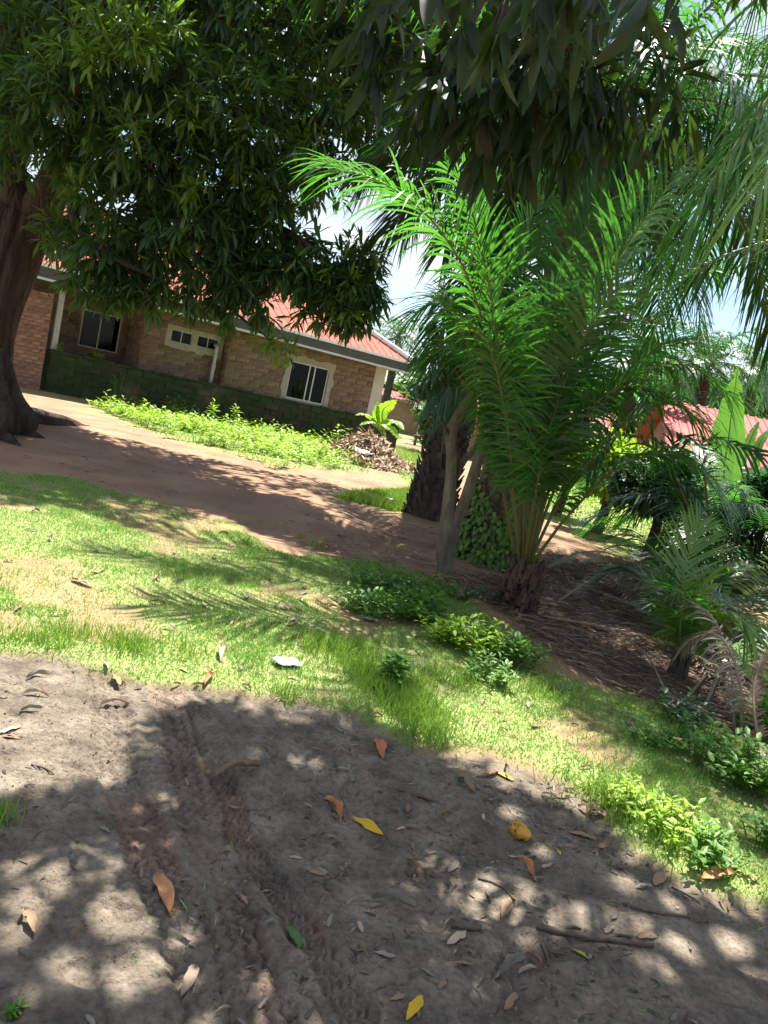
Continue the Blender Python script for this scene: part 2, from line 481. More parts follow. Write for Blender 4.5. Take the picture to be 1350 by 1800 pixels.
L_MANGO = leaf_tpl([(0.12, 0.03), (0.45, 0.115), (0.78, 0.08)], 0.07, 0.22)
L_MANGO_LO = leaf_tpl([(0.25, 0.085), (0.65, 0.10)], 0.07, 0.22)
L_OVAL = leaf_tpl([(0.2, 0.14), (0.6, 0.2)], 0.06, 0.25)
L_ROUND = leaf_tpl([(0.3, 0.35), (0.7, 0.33)], 0.04, 0.2)
L_FAR = leaf_tpl([(0.5, 0.25)], 0.05, 0.2)
BLADE = (np.array([(0, 0.5, 0), (0, -0.5, 0), (0.55, 0.4, -0.03), (0.55, -0.4, -0.03), (1, 0, -0.22)], float), np.array([(0, 1, 3), (0, 3, 2), (2, 3, 4)]))
STRIP = (np.array([(0, 0.5, 0), (0, -0.5, 0), (0.5, 0.5, 0.06), (0.5, -0.5, 0.06), (1, 0.2, 0), (1, -0.2, 0)], float), np.array([(0, 1, 3), (0, 3, 2), (2, 3, 5), (2, 5, 4)]))

def rand_dirs(n):
    return norm(rng.normal(size=(n, 3)))

# ------------------------------------------------------------------ ground
MUD = gpoly([(-400, 1090), (-200, 1120), (0, 1150), (130, 1160), (250, 1200), (420, 1215), (520, 1230), (620, 1255), (680, 1300), (760, 1330), (850, 1330), (950, 1370), (1040, 1400), (1100, 1480), (1200, 1540), (1350, 1600), (1600, 1690), (1900, 2700), (-700, 2700)])
LAWN = gpoly([(-500, 765), (-200, 800), (0, 825), (130, 840), (260, 880), (400, 925), (480, 970), (600, 985), (700, 1005), (790, 1020), (880, 1085), (960, 1150), (1060, 1205), (1180, 1250), (1300, 1290), (1500, 1340), (1750, 1420), (1900, 2700), (-900, 2700)])
WEEDS1 = gpoly([(150, 694), (300, 716), (480, 745), (600, 780), (650, 838), (560, 832), (480, 830), (400, 805), (320, 785), (230, 750), (165, 715)])
PATCH = gpoly([(590, 880), (640, 872), (735, 866), (745, 905), (690, 905)])
FARG = gpoly([(695, 785), (735, 793), (775, 850), (725, 866), (700, 840)])
WEEDS2 = gpoly([(935, 915), (950, 860), (1060, 860), (1180, 900), (1230, 985), (1100, 985), (1010, 935)])
LITTER = gpoly([(790, 1020), (900, 1000), (960, 975), (1060, 1000), (1160, 1020), (1280, 1110), (1400, 1220), (1450, 1330), (1300, 1290), (1180, 1250), (1060, 1205), (960, 1150), (880, 1085)])
TR_A = gpoly([(172, 1150), (186, 1230), (207, 1330), (250, 1440), (330, 1620), (400, 1800), (470, 2000)])
TR_B = gpoly([(290, 1195), (318, 1300), (350, 1420), (395, 1560), (455, 1720), (500, 1850)])
TR_C = gpoly([(355, 1250), (385, 1350), (430, 1460), (495, 1550), (570, 1660), (650, 1800), (700, 1900)])
CHURN = G(425, 1370)[:2]

def tri(t):
    return np.abs((t % 1.0) * 2 - 1)

def zones(x, y):
    w = (fbm(x, y, 0.5, 4, 3) - 0.5) * 0.55 * np.clip(y / 6, 0.5, 3)
    d_mud = sdpoly(x, y, MUD) + w * 0.7
    mud = sstep(-0.05, 0.09, d_mud)
    d_lawn = sdpoly(x, y, LAWN) + w * 1.4
    lawn = sstep(-0.15, 0.25, d_lawn) * (1 - mud)
    bare = sstep(0.52, 0.64, fbm(x, y, 0.7, 4, 9))
    lawn = lawn * (1 - 0.72 * bare)
    for Pg in (WEEDS1, PATCH, FARG, WEEDS2):
        lawn = np.maximum(lawn, sstep(-0.2, 0.35, sdpoly(x, y, Pg) + w * 1.2))
    far = sstep(30, 45, y) * sstep(0.46, 0.54, fbm(x, y, 9, 3, 21))
    side = sstep(9, 13, np.abs(x - 0.1 * y)) * sstep(0.45, 0.5, fbm(x, y, 3, 3, 23))
    lawn = np.maximum(lawn, np.maximum(far, side) * (1 - mud))
    lit = sstep(-0.15, 0.3, sdpoly(x, y, LITTER) + w) * (1 - mud)
    return lawn, mud, lit

def ground_h(x, y):
    x, y = np.asarray(x, float), np.asarray(y, float)
    d = np.hypot(x, y)
    h = (fbm(x, y, 2.6, 3, 1) - 0.5) * 0.07 + (fbm(x, y, 14, 2, 2) - 0.5) * 0.16 * sstep(6, 16, d) * (1 - sstep(60, 90, d))
    lawn, mud, lit = zones(x, y)
    h = h + lawn * 0.025
    near = 1 - sstep(3.5, 6.0, d)
    h = h + mud * ((fbm(x, y, 0.32, 4, 31) - 0.5) * 0.022 + (fbm(x, y, 0.06, 3, 37) - 0.5) * 0.012 - sstep(0.0, 1.0, 1 - np.abs(fbm(x, y, 0.16, 3, 43) - 0.5) / 0.025) * 0.008)
    pits = sstep(0.60, 0.72, fbm(x, y, 0.12, 2, 41))
    h = h - mud * pits * 0.016
    h = h + (1 - mud) * (fbm(x, y, 0.5, 3, 51) - 0.5) * 0.02 * near
    red = np.zeros(x.shape)
    # tyre tracks pressed into the mud
    for k, (tr, wid, dep) in enumerate(((TR_A, 0.085, 0.006), (TR_B, 0.09, 0.003), (TR_C, 0.055, 0.011))):
        lat, arc = polyline(x, y, tr)
        wob = (vnoise(arc, arc * 0, 0.35, 60 + k) - 0.5) * 0.03
        la = lat + wob
        ins = 1 - sstep(wid * 0.86, wid * 1.1, np.abs(la))
        ins = ins * mud
        h = h - ins * dep
        lip = np.exp(-((np.abs(la) - wid * 1.18) / 0.022) ** 2) * mud
        h = h + lip * 0.006 * (0.4 + 1.2 * fbm(x, y, 0.09, 2, 71 + k))
        fade = sstep(0.30, 0.52, fbm(x, y, 0.5, 2, 81 + k))
        zz = 0.010 * (tri(arc / 0.055) * 2 - 1)
        for off in (-0.72, -0.24, 0.24, 0.72):
            g = 1 - sstep(0.003, 0.0085, np.abs(la - off * wid - zz))
            h = h - ins * g * 0.010 * fade
        edge = sstep(wid * 0.72, wid * 0.86, np.abs(la)) * (1 - sstep(wid * 1.0, wid * 1.15, np.abs(la))) * mud
        h = h - edge * 0.005 * (tri(arc / 0.05) > 0.5) * fade
        red = np.maximum(red, ins * sstep(0.44, 0.66, fbm(x, y, 0.4, 3, 91 + k)) * (0.6 if k != 1 else 0.3))
    c = np.exp(-(((x - CHURN[0]) / 0.16) ** 2 + ((y - CHURN[1]) / 0.42) ** 2))
    h = h + c * mud * (np.abs(fbm(x, y, 0.10, 3, 101) - 0.5) * 0.10 - 0.006)
    dirt = (1 - mud) * (1 - lawn)
    # roots and bank
    tb = G(40, 748)
    h = h + 0.14 * np.exp(-(((x - tb[0]) / 1.6) ** 2 + ((y - tb[1]) / 1.4) ** 2))
    return h, lawn, mud, lit, red

def gz(x, y):
    return float(ground_h(np.array([x]), np.array([y]))[0][0])

def gpt(px, py, lift=0.0):
    p = G(px, py)
    for _ in range(3):
        z = gz(p[0], p[1])
        p = G(px, py, z)
    p[2] += lift
    return p

def axis(a, b, h, growth, lo, hi):
    v = list(np.arange(a, b + 1e-6, h))
    s = h
    while v[-1] < hi:
        s *= growth
        v.append(v[-1] + s)
    s = h
    pre = []
    c = a
    while c > lo:
        s *= growth
        c -= s
        pre.append(c)
    return np.array(pre[::-1] + v)

ax = axis(-1.05, 0.7, 0.0054, 1.055, -260, 260)
ay = axis(1.5, 3.7, 0.0058, 1.062, -12, 420)
XX, YY = np.meshgrid(ax, ay)
HH, LW, MD, LT, RD = ground_h(XX.ravel(), YY.ravel())
nx, ny = len(ax), len(ay)
jj, ii = np.meshgrid(np.arange(ny - 1), np.arange(nx - 1), indexing='ij')
Q = np.stack([jj * nx + ii, jj * nx + ii + 1, (jj + 1) * nx + ii + 1, (jj + 1) * nx + ii], -1).reshape(-1, 4)

def ground_mat():
    m, n, l, p = new_mat('bare_earth_and_turf')
    def attr(a):
        q = n.new('ShaderNodeAttribute')
        q.attribute_name = a
        return q.outputs['Fac']
    tc = n.new('ShaderNodeTexCoord')
    def noise(s, d=6, r=0.6):
        t = n.new('ShaderNodeTexNoise')
        t.inputs['Scale'].default_value = s
        t.inputs['Detail'].default_value = d
        t.inputs['Roughness'].default_value = r
        l.new(tc.outputs['Object'], t.inputs['Vector'])
        return t.outputs['Fac']
    def rmp(src, cols, pos=None):
        r = ramp(n, cols, pos)
        l.new(src, r.inputs['Fac'])
        return r.outputs['Color']
    def mix(fac, a, b):
        q = n.new('ShaderNodeMix')
        q.data_type = 'RGBA'
        l.new(fac, q.inputs[0])
        l.new(a, q.inputs[6])
        l.new(b, q.inputs[7])
        return q.outputs[2]
    fine = noise(42, 8, 0.7)
    mid = noise(5, 7, 0.62)
    big = noise(0.9, 5)
    dirt = rmp(noise(1.3, 9, 0.55), [(0.18, 0.10, 0.058), (0.27, 0.158, 0.094), (0.37, 0.232, 0.145)], [0.25, 0.5, 0.78])
    turf = rmp(mid, [(0.28, 0.215, 0.115), (0.19, 0.25, 0.07), (0.31, 0.31, 0.13)], [0.3, 0.5, 0.72])
    mud = rmp(mid, [(0.115, 0.09, 0.068), (0.205, 0.166, 0.126), (0.32, 0.262, 0.2)], [0.3, 0.5, 0.72])
    mred = rmp(mid, [(0.16, 0.085, 0.06), (0.26, 0.14, 0.10)], [0.35, 0.65])
    lit = rmp(fine, [(0.07, 0.04, 0.026), (0.15, 0.085, 0.055), (0.26, 0.165, 0.11)], [0.3, 0.52, 0.75])
    ms = n.new('ShaderNodeMix')
    ms.data_type = 'RGBA'
    ms.blend_type = 'MULTIPLY'
    mrs = n.new('ShaderNodeMapRange')
    mrs.inputs['To Min'].default_value = 0.15
    l.new(attr('mud'), mrs.inputs['Value'])
    l.new(mrs.outputs[0], ms.inputs[0])
    speck = rmp(fine, [(0.45, 0.45, 0.45), (0.95, 0.95, 0.95), (1.3, 1.3, 1.3)], [0.3, 0.5, 0.72])
    mm = mix(attr('red'), mud, mred)
    c = mix(attr('litter'), dirt, lit)
    c = mix(attr('lawn'), c, turf)
    c = mix(attr('mud'), c, mm)
    l.new(c, ms.inputs[6])
    l.new(speck, ms.inputs[7])
    l.new(ms.outputs[2], p.inputs['Base Color'])
    p.inputs['Roughness'].default_value = 0.88
    p.inputs['Specular IOR Level'].default_value = 0.3
    b = n.new('ShaderNodeBump')
    b.inputs['Strength'].default_value = 1.0
    b.inputs['Distance'].default_value = 0.02
    f2 = noise(95, 6, 0.65)
    l.new(f2, b.inputs['Height'])
    b2 = n.new('ShaderNodeBump')
    b2.inputs['Strength'].default_value = 0.45
    b2.inputs['Distance'].default_value = 0.022
    l.new(noise(17, 5, 0.6), b2.inputs['Height'])
    for bb_, lo_, hi_ in ((b, 0.2, 0.8), (b2, 0.03, 0.4)):
        mr = n.new('ShaderNodeMapRange')
        mr.inputs['To Min'].default_value = lo_
        mr.inputs['To Max'].default_value = hi_
        l.new(attr('mud'), mr.inputs['Value'])
        l.new(mr.outputs[0], bb_.inputs['Strength'])
    l.new(b2.outputs['Normal'], b.inputs['Normal'])
    l.new(b.outputs['Normal'], p.inputs['Normal'])
    return m

ground = mk('ground', np.stack([XX.ravel(), YY.ravel(), HH], 1), Q=Q, mat=ground_mat(), smooth=True)
tag(ground, 'grey tracked mud, green turf and reddish bare earth of the yard', 'ground', kind='structure')
for nm, arr in (('lawn', LW), ('mud', MD), ('litter', LT), ('red', RD)):
    at = ground.data.attributes.new(nm, 'FLOAT', 'POINT')
    at.data.foreach_set('value', arr.astype(np.float32))

# ------------------------------------------------------------------ brick house
HA = G(75, 688)
HB = G(650, 792)
HE = norm(HB - HA)
HANG = math.atan2(HE[1], HE[0])
HN = np.array([-HE[1], HE[0], 0])

def fac(px, py, depth=0.0):
    """s, z on the facade plane set back by depth"""
    A = HA + HN * depth
    d = ray(px, py)
    t = ((A - CP) @ HN) / (d @ HN)
    p = CP + d * t
    return float((p - HA) @ HE), float(p[2])

house = empty('brick_house', HA, HANG, 'clay block bungalow with red metal roof, white eaves and mossy raised base', 'house')
PZ, WZ = 1.1, 3.02

def wall_holes(g, s0, s1, z0, z1, y0, y1, holes):
    xs = sorted({s0, s1, *[h[0] for h in holes], *[h[1] for h in holes]})
    for a, b in zip(xs[:-1], xs[1:]):
        hs = sorted([h for h in holes if h[0] < b - 1e-6 and h[1] > a + 1e-6], key=lambda h: h[2])
        z = z0
        for h in hs:
            if h[2] > z + 1e-4:
                g.box((a, y0, z), (b, y1, h[2]))
            z = h[3]
        if z1 > z + 1e-4:
            g.box((a, y0, z), (b, y1, z1))

BW, BH = 0.46, 0.175
def brick_mesh(w, h, d, name, mat, var):
    res = []
    for k in range(var):
        g = Geo()
        b = 0.012
        x0, x1, z0, z1 = -w / 2, w / 2, -h / 2, h / 2
        V = [(x0, 0, z0), (x1, 0, z0), (x1, 0, z1), (x0, 0, z1), (x0 + b, -d, z0 + b), (x1 - b, -d, z0 + b), (x1 - b, -d, z1 - b), (x0 + b, -d, z1 - b)]
        V = np.array(V) + rng.normal(0, 1, (8, 3)) * np.array([0.014, 0.006, 0.010])
        me = bpy.data.meshes.new(name)
        me.from_pydata([tuple(v) for v in V], [], [(4, 5, 6, 7), (0, 1, 5, 4), (1, 2, 6, 5), (2, 3, 7, 6), (3, 0, 4, 7)])
        me.materials.append(M[mat])
        me.update()
        res.append(me)
    return res

def lay_bricks(parent, s0, s1, z0, z1, y, holes, meshes, bw=BW, bh=BH, gap=0.02, limit=None, axis='s', name='brick'):
    n = 0
    rows = int((z1 - z0) / bh)
    for r in range(rows):
        zc = z0 + (r + 0.5) * bh
        s = s0 - (r % 2) * bw / 2
        while s < s1 - 0.05:
            a, b = max(s, s0), min(s + bw, s1)
            s += bw
            if b - a < 0.07:
                continue
            pieces = [(a, b)]
            for h in holes:
                if h[2] < zc + bh * 0.4 and h[3] > zc - bh * 0.4:
                    nxt = []
                    for p, q in pieces:
                        if h[0] > p:
                            nxt.append((p, min(q, h[0])))
                        if h[1] < q:
                            nxt.append((max(p, h[1]), q))
                        if h[0] >= q or h[1] <= p:
                            pass
                    pieces = list({pq for pq in nxt if pq[1] - pq[0] > 0.07})
            for p, q in pieces:
                o = bpy.data.objects.new(name, random.choice(meshes))
                COL.objects.link(o)
                o.parent = parent
                if axis == 's':
                    o.location = ((p + q) / 2, y, zc)
                else:
                    o.location = (y, (p + q) / 2, zc)
                    o.rotation_euler = (0, 0, -math.pi / 2)
                o.scale = ((q - p - gap - rng.uniform(0, 0.03)) / bw, rng.uniform(0.5, 1.5), (bh - gap - rng.uniform(0, 0.02)) / bh)
                o.rotation_euler[1] = rng.normal(0, 0.012)
                n += 1
    return n

# base platform
pl = Geo()
pl.box((0.0, -0.16, -0.3), (11.7, 6.6, PZ))
plinth = pl.build('plinth', 'plinth', house)
pb = Geo()
for r in range(6):
    z = 0.02 + r * 0.18
    s = -(r % 2) * 0.23
    while s < 11.7:
        a, b = max(s, 0) + 0.012, min(s + 0.46, 11.7) - 0.012
        s += 0.46
        if b - a > 0.08:
            d = 0.178 + rng.uniform(-0.01, 0.014)
            pb.box((a, -d, z + 0.004), (b, -0.14, z + 0.174), 0.012)
tag(pb.build('plinth_blocks', 'plinth_block', house), kind='stuff')
cop = Geo()
s = 0.0
while s < 11.7:
    w = rng.uniform(0.35, 0.7)
    cop.box((s, -0.20, PZ + 0.002), (min(s + w - 0.015, 11.7), 0.06, PZ + rng.uniform(0.03, 0.075)), 0.006)
    s += w
tag(cop.build('plinth_edge', 'plinth_block', house), kind='stuff')

# windows: plane setback, corner pixels -> s and z range
W_BAY = (7.14, 8.56, 1.2, 2.41)
D_MID, D_PORCH = 0.45, 2.1
a0 = fac(303, 578, D_MID); a1 = fac(336, 607, D_MID)
b0 = fac(349, 589, D_MID); b1 = fac(382, 616, D_MID)
W_S1 = (a0[0], a1[0], a1[1] - 0.02, a0[1])
W_S2 = (b0[0], b1[0], b1[1] - 0.02, b0[1])
c0 = fac(147, 542, D_PORCH); c1 = fac(205, 622, D_PORCH)
W_P = (c0[0], c1[0], c1[1], c0[1])
S_MID, S_BAY, S_END = 2.52, 5.02, 10.72
SP0 = 0.0
wg = Geo()
wall_holes(wg, S_BAY, S_END, PZ, WZ, 0.0, 0.2, [W_BAY])
wall_holes(wg, S_MID, S_BAY - 0.003, PZ, WZ, D_MID, D_MID + 0.2, [W_S1, W_S2])
wall_holes(wg, -2.8, S_MID - 0.003, PZ, WZ, D_PORCH, D_PORCH + 0.2, [W_P])
wg.box((S_BAY, 0.203, PZ), (S_BAY + 0.2, D_MID + 0.6, WZ))
wg.box((S_MID, D_MID + 0.203, PZ), (S_MID + 0.2, D_PORCH + 0.4, WZ))
wg.box((S_END - 0.2, 0.203, PZ), (S_END, 6.2, WZ))
wg.box((-2.8, 6.2, 0.0), (S_END, 6.4, WZ))
wg.box((-2.8, D_PORCH + 0.203, 0.0), (-2.6, 6.197, WZ))
wg.build('wall', 'mortar', house)
BM = brick_mesh(BW, BH, 0.022, 'brick', 'brick', 5)
pad = 0.16
nb = 0
grow = lambda w, p: (w[0] - p, w[1] + p, w[2] - p, w[3] + p)
pair = (W_S1[0] - 0.12, W_S2[1] + 0.12, min(W_S1[2], W_S2[2]) - 0.12, max(W_S1[3], W_S2[3]) + 0.12)
nb += lay_bricks(house, S_BAY, 10.30, PZ + 0.01, WZ, 0.0, [grow(W_BAY, 0.17)], BM)
nb += lay_bricks(house, S_MID, S_BAY, PZ + 0.01, WZ, D_MID, [pair], BM)
nb += lay_bricks(house, -0.4, S_MID, PZ + 0.01, WZ, D_PORCH, [grow(W_P, 0.06)], BM)
nb += lay_bricks(house, 0.0, D_MID, PZ + 0.01, WZ, S_BAY, [], BM, axis='n')
nb += lay_bricks(house, D_MID, D_PORCH, PZ + 0.01, WZ, S_MID, [], BM, axis='n')
print('bricks on house', nb)

def ragged_surround(y, w, outer, name, amp=0.05):
    """rough cement band round an opening"""
    a, b, z0, z1 = w
    g = Geo()
    n = 44
    ang = np.linspace(0, 2 * math.pi, n, endpoint=False)
    def rect(hw, hh, cx, cz, t):
        c, s = np.cos(t), np.sin(t)
        k = 1 / np.maximum(np.abs(c) / hw, np.abs(s) / hh)
        return cx + c * k, cz + s * k
    cx, cz, hw, hh = (a + b) / 2, (z0 + z1) / 2, (b - a) / 2, (z1 - z0) / 2
    xi, zi = rect(hw, hh, cx, cz, ang)
    for i in range(n):      # snap the inner loop to the four corners
        pass
    off = outer + rng.uniform(-amp, amp, n)
    xo, zo = rect(hw + outer, hh + outer, cx, cz, ang)
    xo = xo + np.cos(ang) * (off - outer)
    zo = zo + np.sin(ang) * (off - outer)
    V = np.concatenate([np.stack([xi, np.full(n, y - 0.027), zi], 1), np.stack([xo, np.full(n, y - 0.027), zo], 1), np.stack([xo, np.full(n, y + 0.002), zo], 1), np.stack([xi, np.full(n, y + 0.05), zi], 1)])
    q = []
    for i in range(n):
        j = (i + 1) % n
        q += [(i, j, n + j, n + i), (n + i, n + j, 2 * n + j, 2 * n + i), (j, i, 3 * n + i, 3 * n + j)]
    g.add(V, Q=q)
    return g.build(name, 'plaster', house)

def window(w, y, mull, curtain=True, fw=0.045):
    a, b, z0, z1 = w
    g = Geo()
    g.box((a + 0.003, y + 0.02, z0 + 0.003), (b - 0.003, y + 0.08, z0 + fw))
    g.box((a + 0.003, y + 0.02, z1 - fw), (b - 0.003, y + 0.08, z1 - 0.003))
    g.box((a + 0.003, y + 0.02, z0 + fw), (a + fw, y + 0.08, z1 - fw))
    g.box((b - fw, y + 0.02, z0 + fw), (b - 0.003, y + 0.08, z1 - fw))
    win = g.build('window', 'alu', house)
    xs = [a + fw] + [a + (b - a) * m for m in mull] + [b - fw]
    for m in mull:
        q = Geo()
        x = a + (b - a) * m
        q.box((x - fw * 0.45, y + 0.03, z0 + fw), (x + fw * 0.45, y + 0.07, z1 - fw))
        q.build('mullion', 'alu', win)
    for i in range(len(xs) - 1):
        q = Geo()
        q.box((xs[i] + 0.001, y + 0.045, z0 + fw), (xs[i + 1] - 0.001, y + 0.05, z1 - fw))
        q.build('pane', 'glass', win)
    if curtain:
        n = 60
        x = np.linspace(a + (b - a) * 0.45, b, n)
        yy = y + 0.22 + 0.025 * np.sin(np.linspace(0, 46, n)) + 0.01 * np.sin(np.linspace(0, 17, n))
        V = np.concatenate([np.stack([x, yy, np.full(n, z0 - 0.1)], 1), np.stack([x, yy, np.full(n, z1 + 0.08)], 1)])
        mk('curtain', V, Q=[(i, i + 1, n + i + 1, n + i) for i in range(n - 1)], mat='curtain', parent=win, smooth=True)
    return win

window(W_BAY, 0.0, (0.5, 0.64))
window(W_S1, D_MID, (0.5,), False, 0.022)
window(W_S2, D_MID, (0.5,), False, 0.022)
window(W_P, D_PORCH, (0.48,), False, 0.04)
ragged_surround(0.0, W_BAY, 0.2, 'window_surround')
sp = (W_S1[0], W_S2[1], min(W_S1[2], W_S2[2]), max(W_S1[3], W_S2[3]))
g = Geo()
for (a, b, c, d) in ((sp[0] - 0.16, W_S1[0], sp[2] - 0.15, sp[3] + 0.12), (W_S1[1], W_S2[0], sp[2] - 0.15, sp[3] + 0.12), (W_S2[1], sp[1] + 0.15, sp[2] - 0.2, sp[3] + 0.12),
                     (W_S1[0], W_S1[1], sp[2] - 0.17, W_S1[2]), (W_S2[0], W_S2[1], sp[2] - 0.2, W_S2[2]), (W_S1[0], W_S1[1], W_S1[3], sp[3] + 0.12), (W_S2[0], W_S2[1], W_S2[3], sp[3] + 0.12)):
    g.box((a, D_MID - 0.026, c), (b, D_MID - 0.001, d))
g.build('window_surround', 'plaster', house)
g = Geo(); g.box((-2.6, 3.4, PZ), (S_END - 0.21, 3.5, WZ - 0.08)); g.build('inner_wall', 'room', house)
g = Geo(); g.box((-2.79, 0.0, WZ + 0.002), (S_END, 6.4, WZ + 0.06)); g.build('ceiling_board', 'soffit', house)
g = Geo(); g.box((10.31, -0.03, PZ), (S_END + 0.03, -0.001, WZ)); g.box((S_END + 0.001, -0.001, PZ), (S_END + 0.03, 1.2, WZ)); g.build('corner_pilaster', 'plaster_pale', house)
pz = fac(103, 517)[1]
g = Geo(); g.box((0.02, -0.12, PZ), (0.16, 0.04, WZ)); g.build('porch_post', 'pipe', house)
# downpipe
g = Geo()
x0, y0 = S_BAY - 0.33, 0.22
g.tube(smooth_path([(x0 + 0.02, D_MID + 0.02, 2.32), (x0 + 0.01, y0 + 0.05, 2.27), (x0, y0, 2.15), (x0, y0, 1.6), (x0, y0, PZ + 0.02)], 14), 0.055, 10)
g.tube([(x0, y0, 1.62), (x0, y0, 1.72)], 0.07, 10)
g.build('downpipe', 'pipe', house, True)

# roof
EZ, EY0, EY1, ES0, ES1 = 3.27, -0.62, 7.0, -4.6, 11.35
RUN = (EY1 - EY0) / 2
PITCHR = math.tan(math.radians(30))
def rz(y):
    return EZ + (y - EY0) * PITCHR
RZ = rz(EY0 + RUN)
HS = ES1 - RUN
g = Geo()   # deck below the sheets, far slope and hip end
u = 0.03
g.add([(ES0, EY0, EZ - u), (ES1, EY0, EZ - u), (HS, EY0 + RUN, RZ - u), (ES0, EY0 + RUN, RZ - u)], Q=[(0, 1, 2, 3)])
g.add([(ES1, EY1, EZ - u), (ES0, EY1, EZ - u), (ES0, EY0 + RUN, RZ - u), (HS, EY0 + RUN, RZ - u)], Q=[(0, 1, 2, 3)])
g.add([(ES1, EY0, EZ - u), (ES1, EY1, EZ - u), (HS, EY0 + RUN, RZ - u)], T=[(0, 1, 2)])
roof = g.build('roof', 'roof', house)
sw = 0.84
a = ES0
while a < ES1 - 0.05:
    b = min(a + sw, ES1 - 0.001)
    prof = []
    for k in range(3):
        c = a + (b - a) * k / 3
        prof += [(c, 0.0), (c + 0.022, 0.022), (c + 0.062, 0.022), (c + 0.084, 0.0)]
    prof.append((b - 0.004, 0.0))
    V, Qs = [], []
    lift = 0.004 + 0.004 * (int(round((a - ES0) / sw)) % 2)
    for (s, h) in prof:
        t = max(0.0, min(RUN, ES1 - s))
        V.append((s, EY0 - 0.03, rz(EY0 - 0.03) + h + lift))
        V.append((s, EY0 + t, rz(EY0 + t) + h + lift))
    for i in range(len(prof) - 1):
        Qs.append((2 * i, 2 * i + 2, 2 * i + 3, 2 * i + 1))
    mk('roofing_sheet', V, Q=Qs, mat='roof', parent=roof)
    a += sw
g = Geo()
p0, p1 = np.array([ES1 + 0.02, EY0 - 0.02, EZ + 0.05]), np.array([HS, EY0 + RUN, RZ + 0.07])
g.tube([p0, p1], 0.10, 6); g.build('hip_cap', 'white', roof)
g = Geo(); g.tube([(ES0, EY0 + RUN, RZ + 0.05), (HS, EY0 + RUN, RZ + 0.05)], 0.10, 6); g.build('ridge_cap', 'roof', roof)
g = Geo(); g.box((ES0, EY0 - 0.055, EZ - 0.075), (ES1 + 0.02, EY0 - 0.033, EZ + 0.012)); g.box((ES1 + 0.021, EY0 - 0.05, EZ - 0.075), (ES1 + 0.04, EY1, EZ + 0.012)); g.build('eave_trim', 'white', roof)
g = Geo(); g.box((ES0, EY0 - 0.03, 2.93), (ES1, EY0 + 0.0, EZ - 0.04)); g.box((ES1 - 0.03, EY0 + 0.001, 2.93), (ES1, EY1, EZ - 0.04)); g.build('fascia', 'fascia', roof)
g = Geo(); g.box((ES0, EY0 - 0.05, 2.865), (ES1 + 0.03, EY0 - 0.002, 2.928)); g.build('gutter', 'gutter', roof)
g = Geo(); g.box((ES0, EY0 + 0.002, 2.90), (ES1 - 0.032, D_PORCH, 2.925)); g.build('soffit', 'soffit', roof)
# lower lean-to at the far end
g = Geo()
g.add([(10.75, 2.6, 2.98), (12.0, 2.6, 2.62), (12.0, 6.2, 2.62), (10.75, 6.2, 2.98)], Q=[(0, 1, 2, 3)])
g.build('side_canopy', 'roof', house)
g = Geo(); g.box((10.76, 2.55, 2.42), (12.02, 2.595, 2.56)); g.box((12.021, 2.55, 2.46), (12.05, 6.2, 2.63)); g.build('canopy_trim', 'white', house)
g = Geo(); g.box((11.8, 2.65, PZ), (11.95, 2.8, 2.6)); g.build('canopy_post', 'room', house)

# red brick wall beside the porch
RBM = brick_mesh(0.24, 0.098, 0.02, 'brick', 'brick_red', 4)
bw_ = empty('brick_wall', HA + HE * -2.2 + HN * -0.35, HANG, 'rough red brick wall behind the big mango trunk, joining the porch', 'wall')
g = Geo(); g.box((0.0, 0.0, -0.2), (2.05, 0.22, 2.5)); g.build('mortar_core', 'mortar', bw_)
print('red bricks', lay_bricks(bw_, 0.0, 2.05, 0.02, 2.5, 0.0, [], RBM, 0.24, 0.098, 0.014))
g = Geo()
s = 0.0
while s < 2.0:
    g.box((s, -0.02, 2.502), (min(s + 0.22, 2.05), 0.23, 2.5 + rng.uniform(0.04, 0.1)), 0.008); s += 0.24
tag(g.build('top_course', 'brick_red', bw_), kind='stuff')

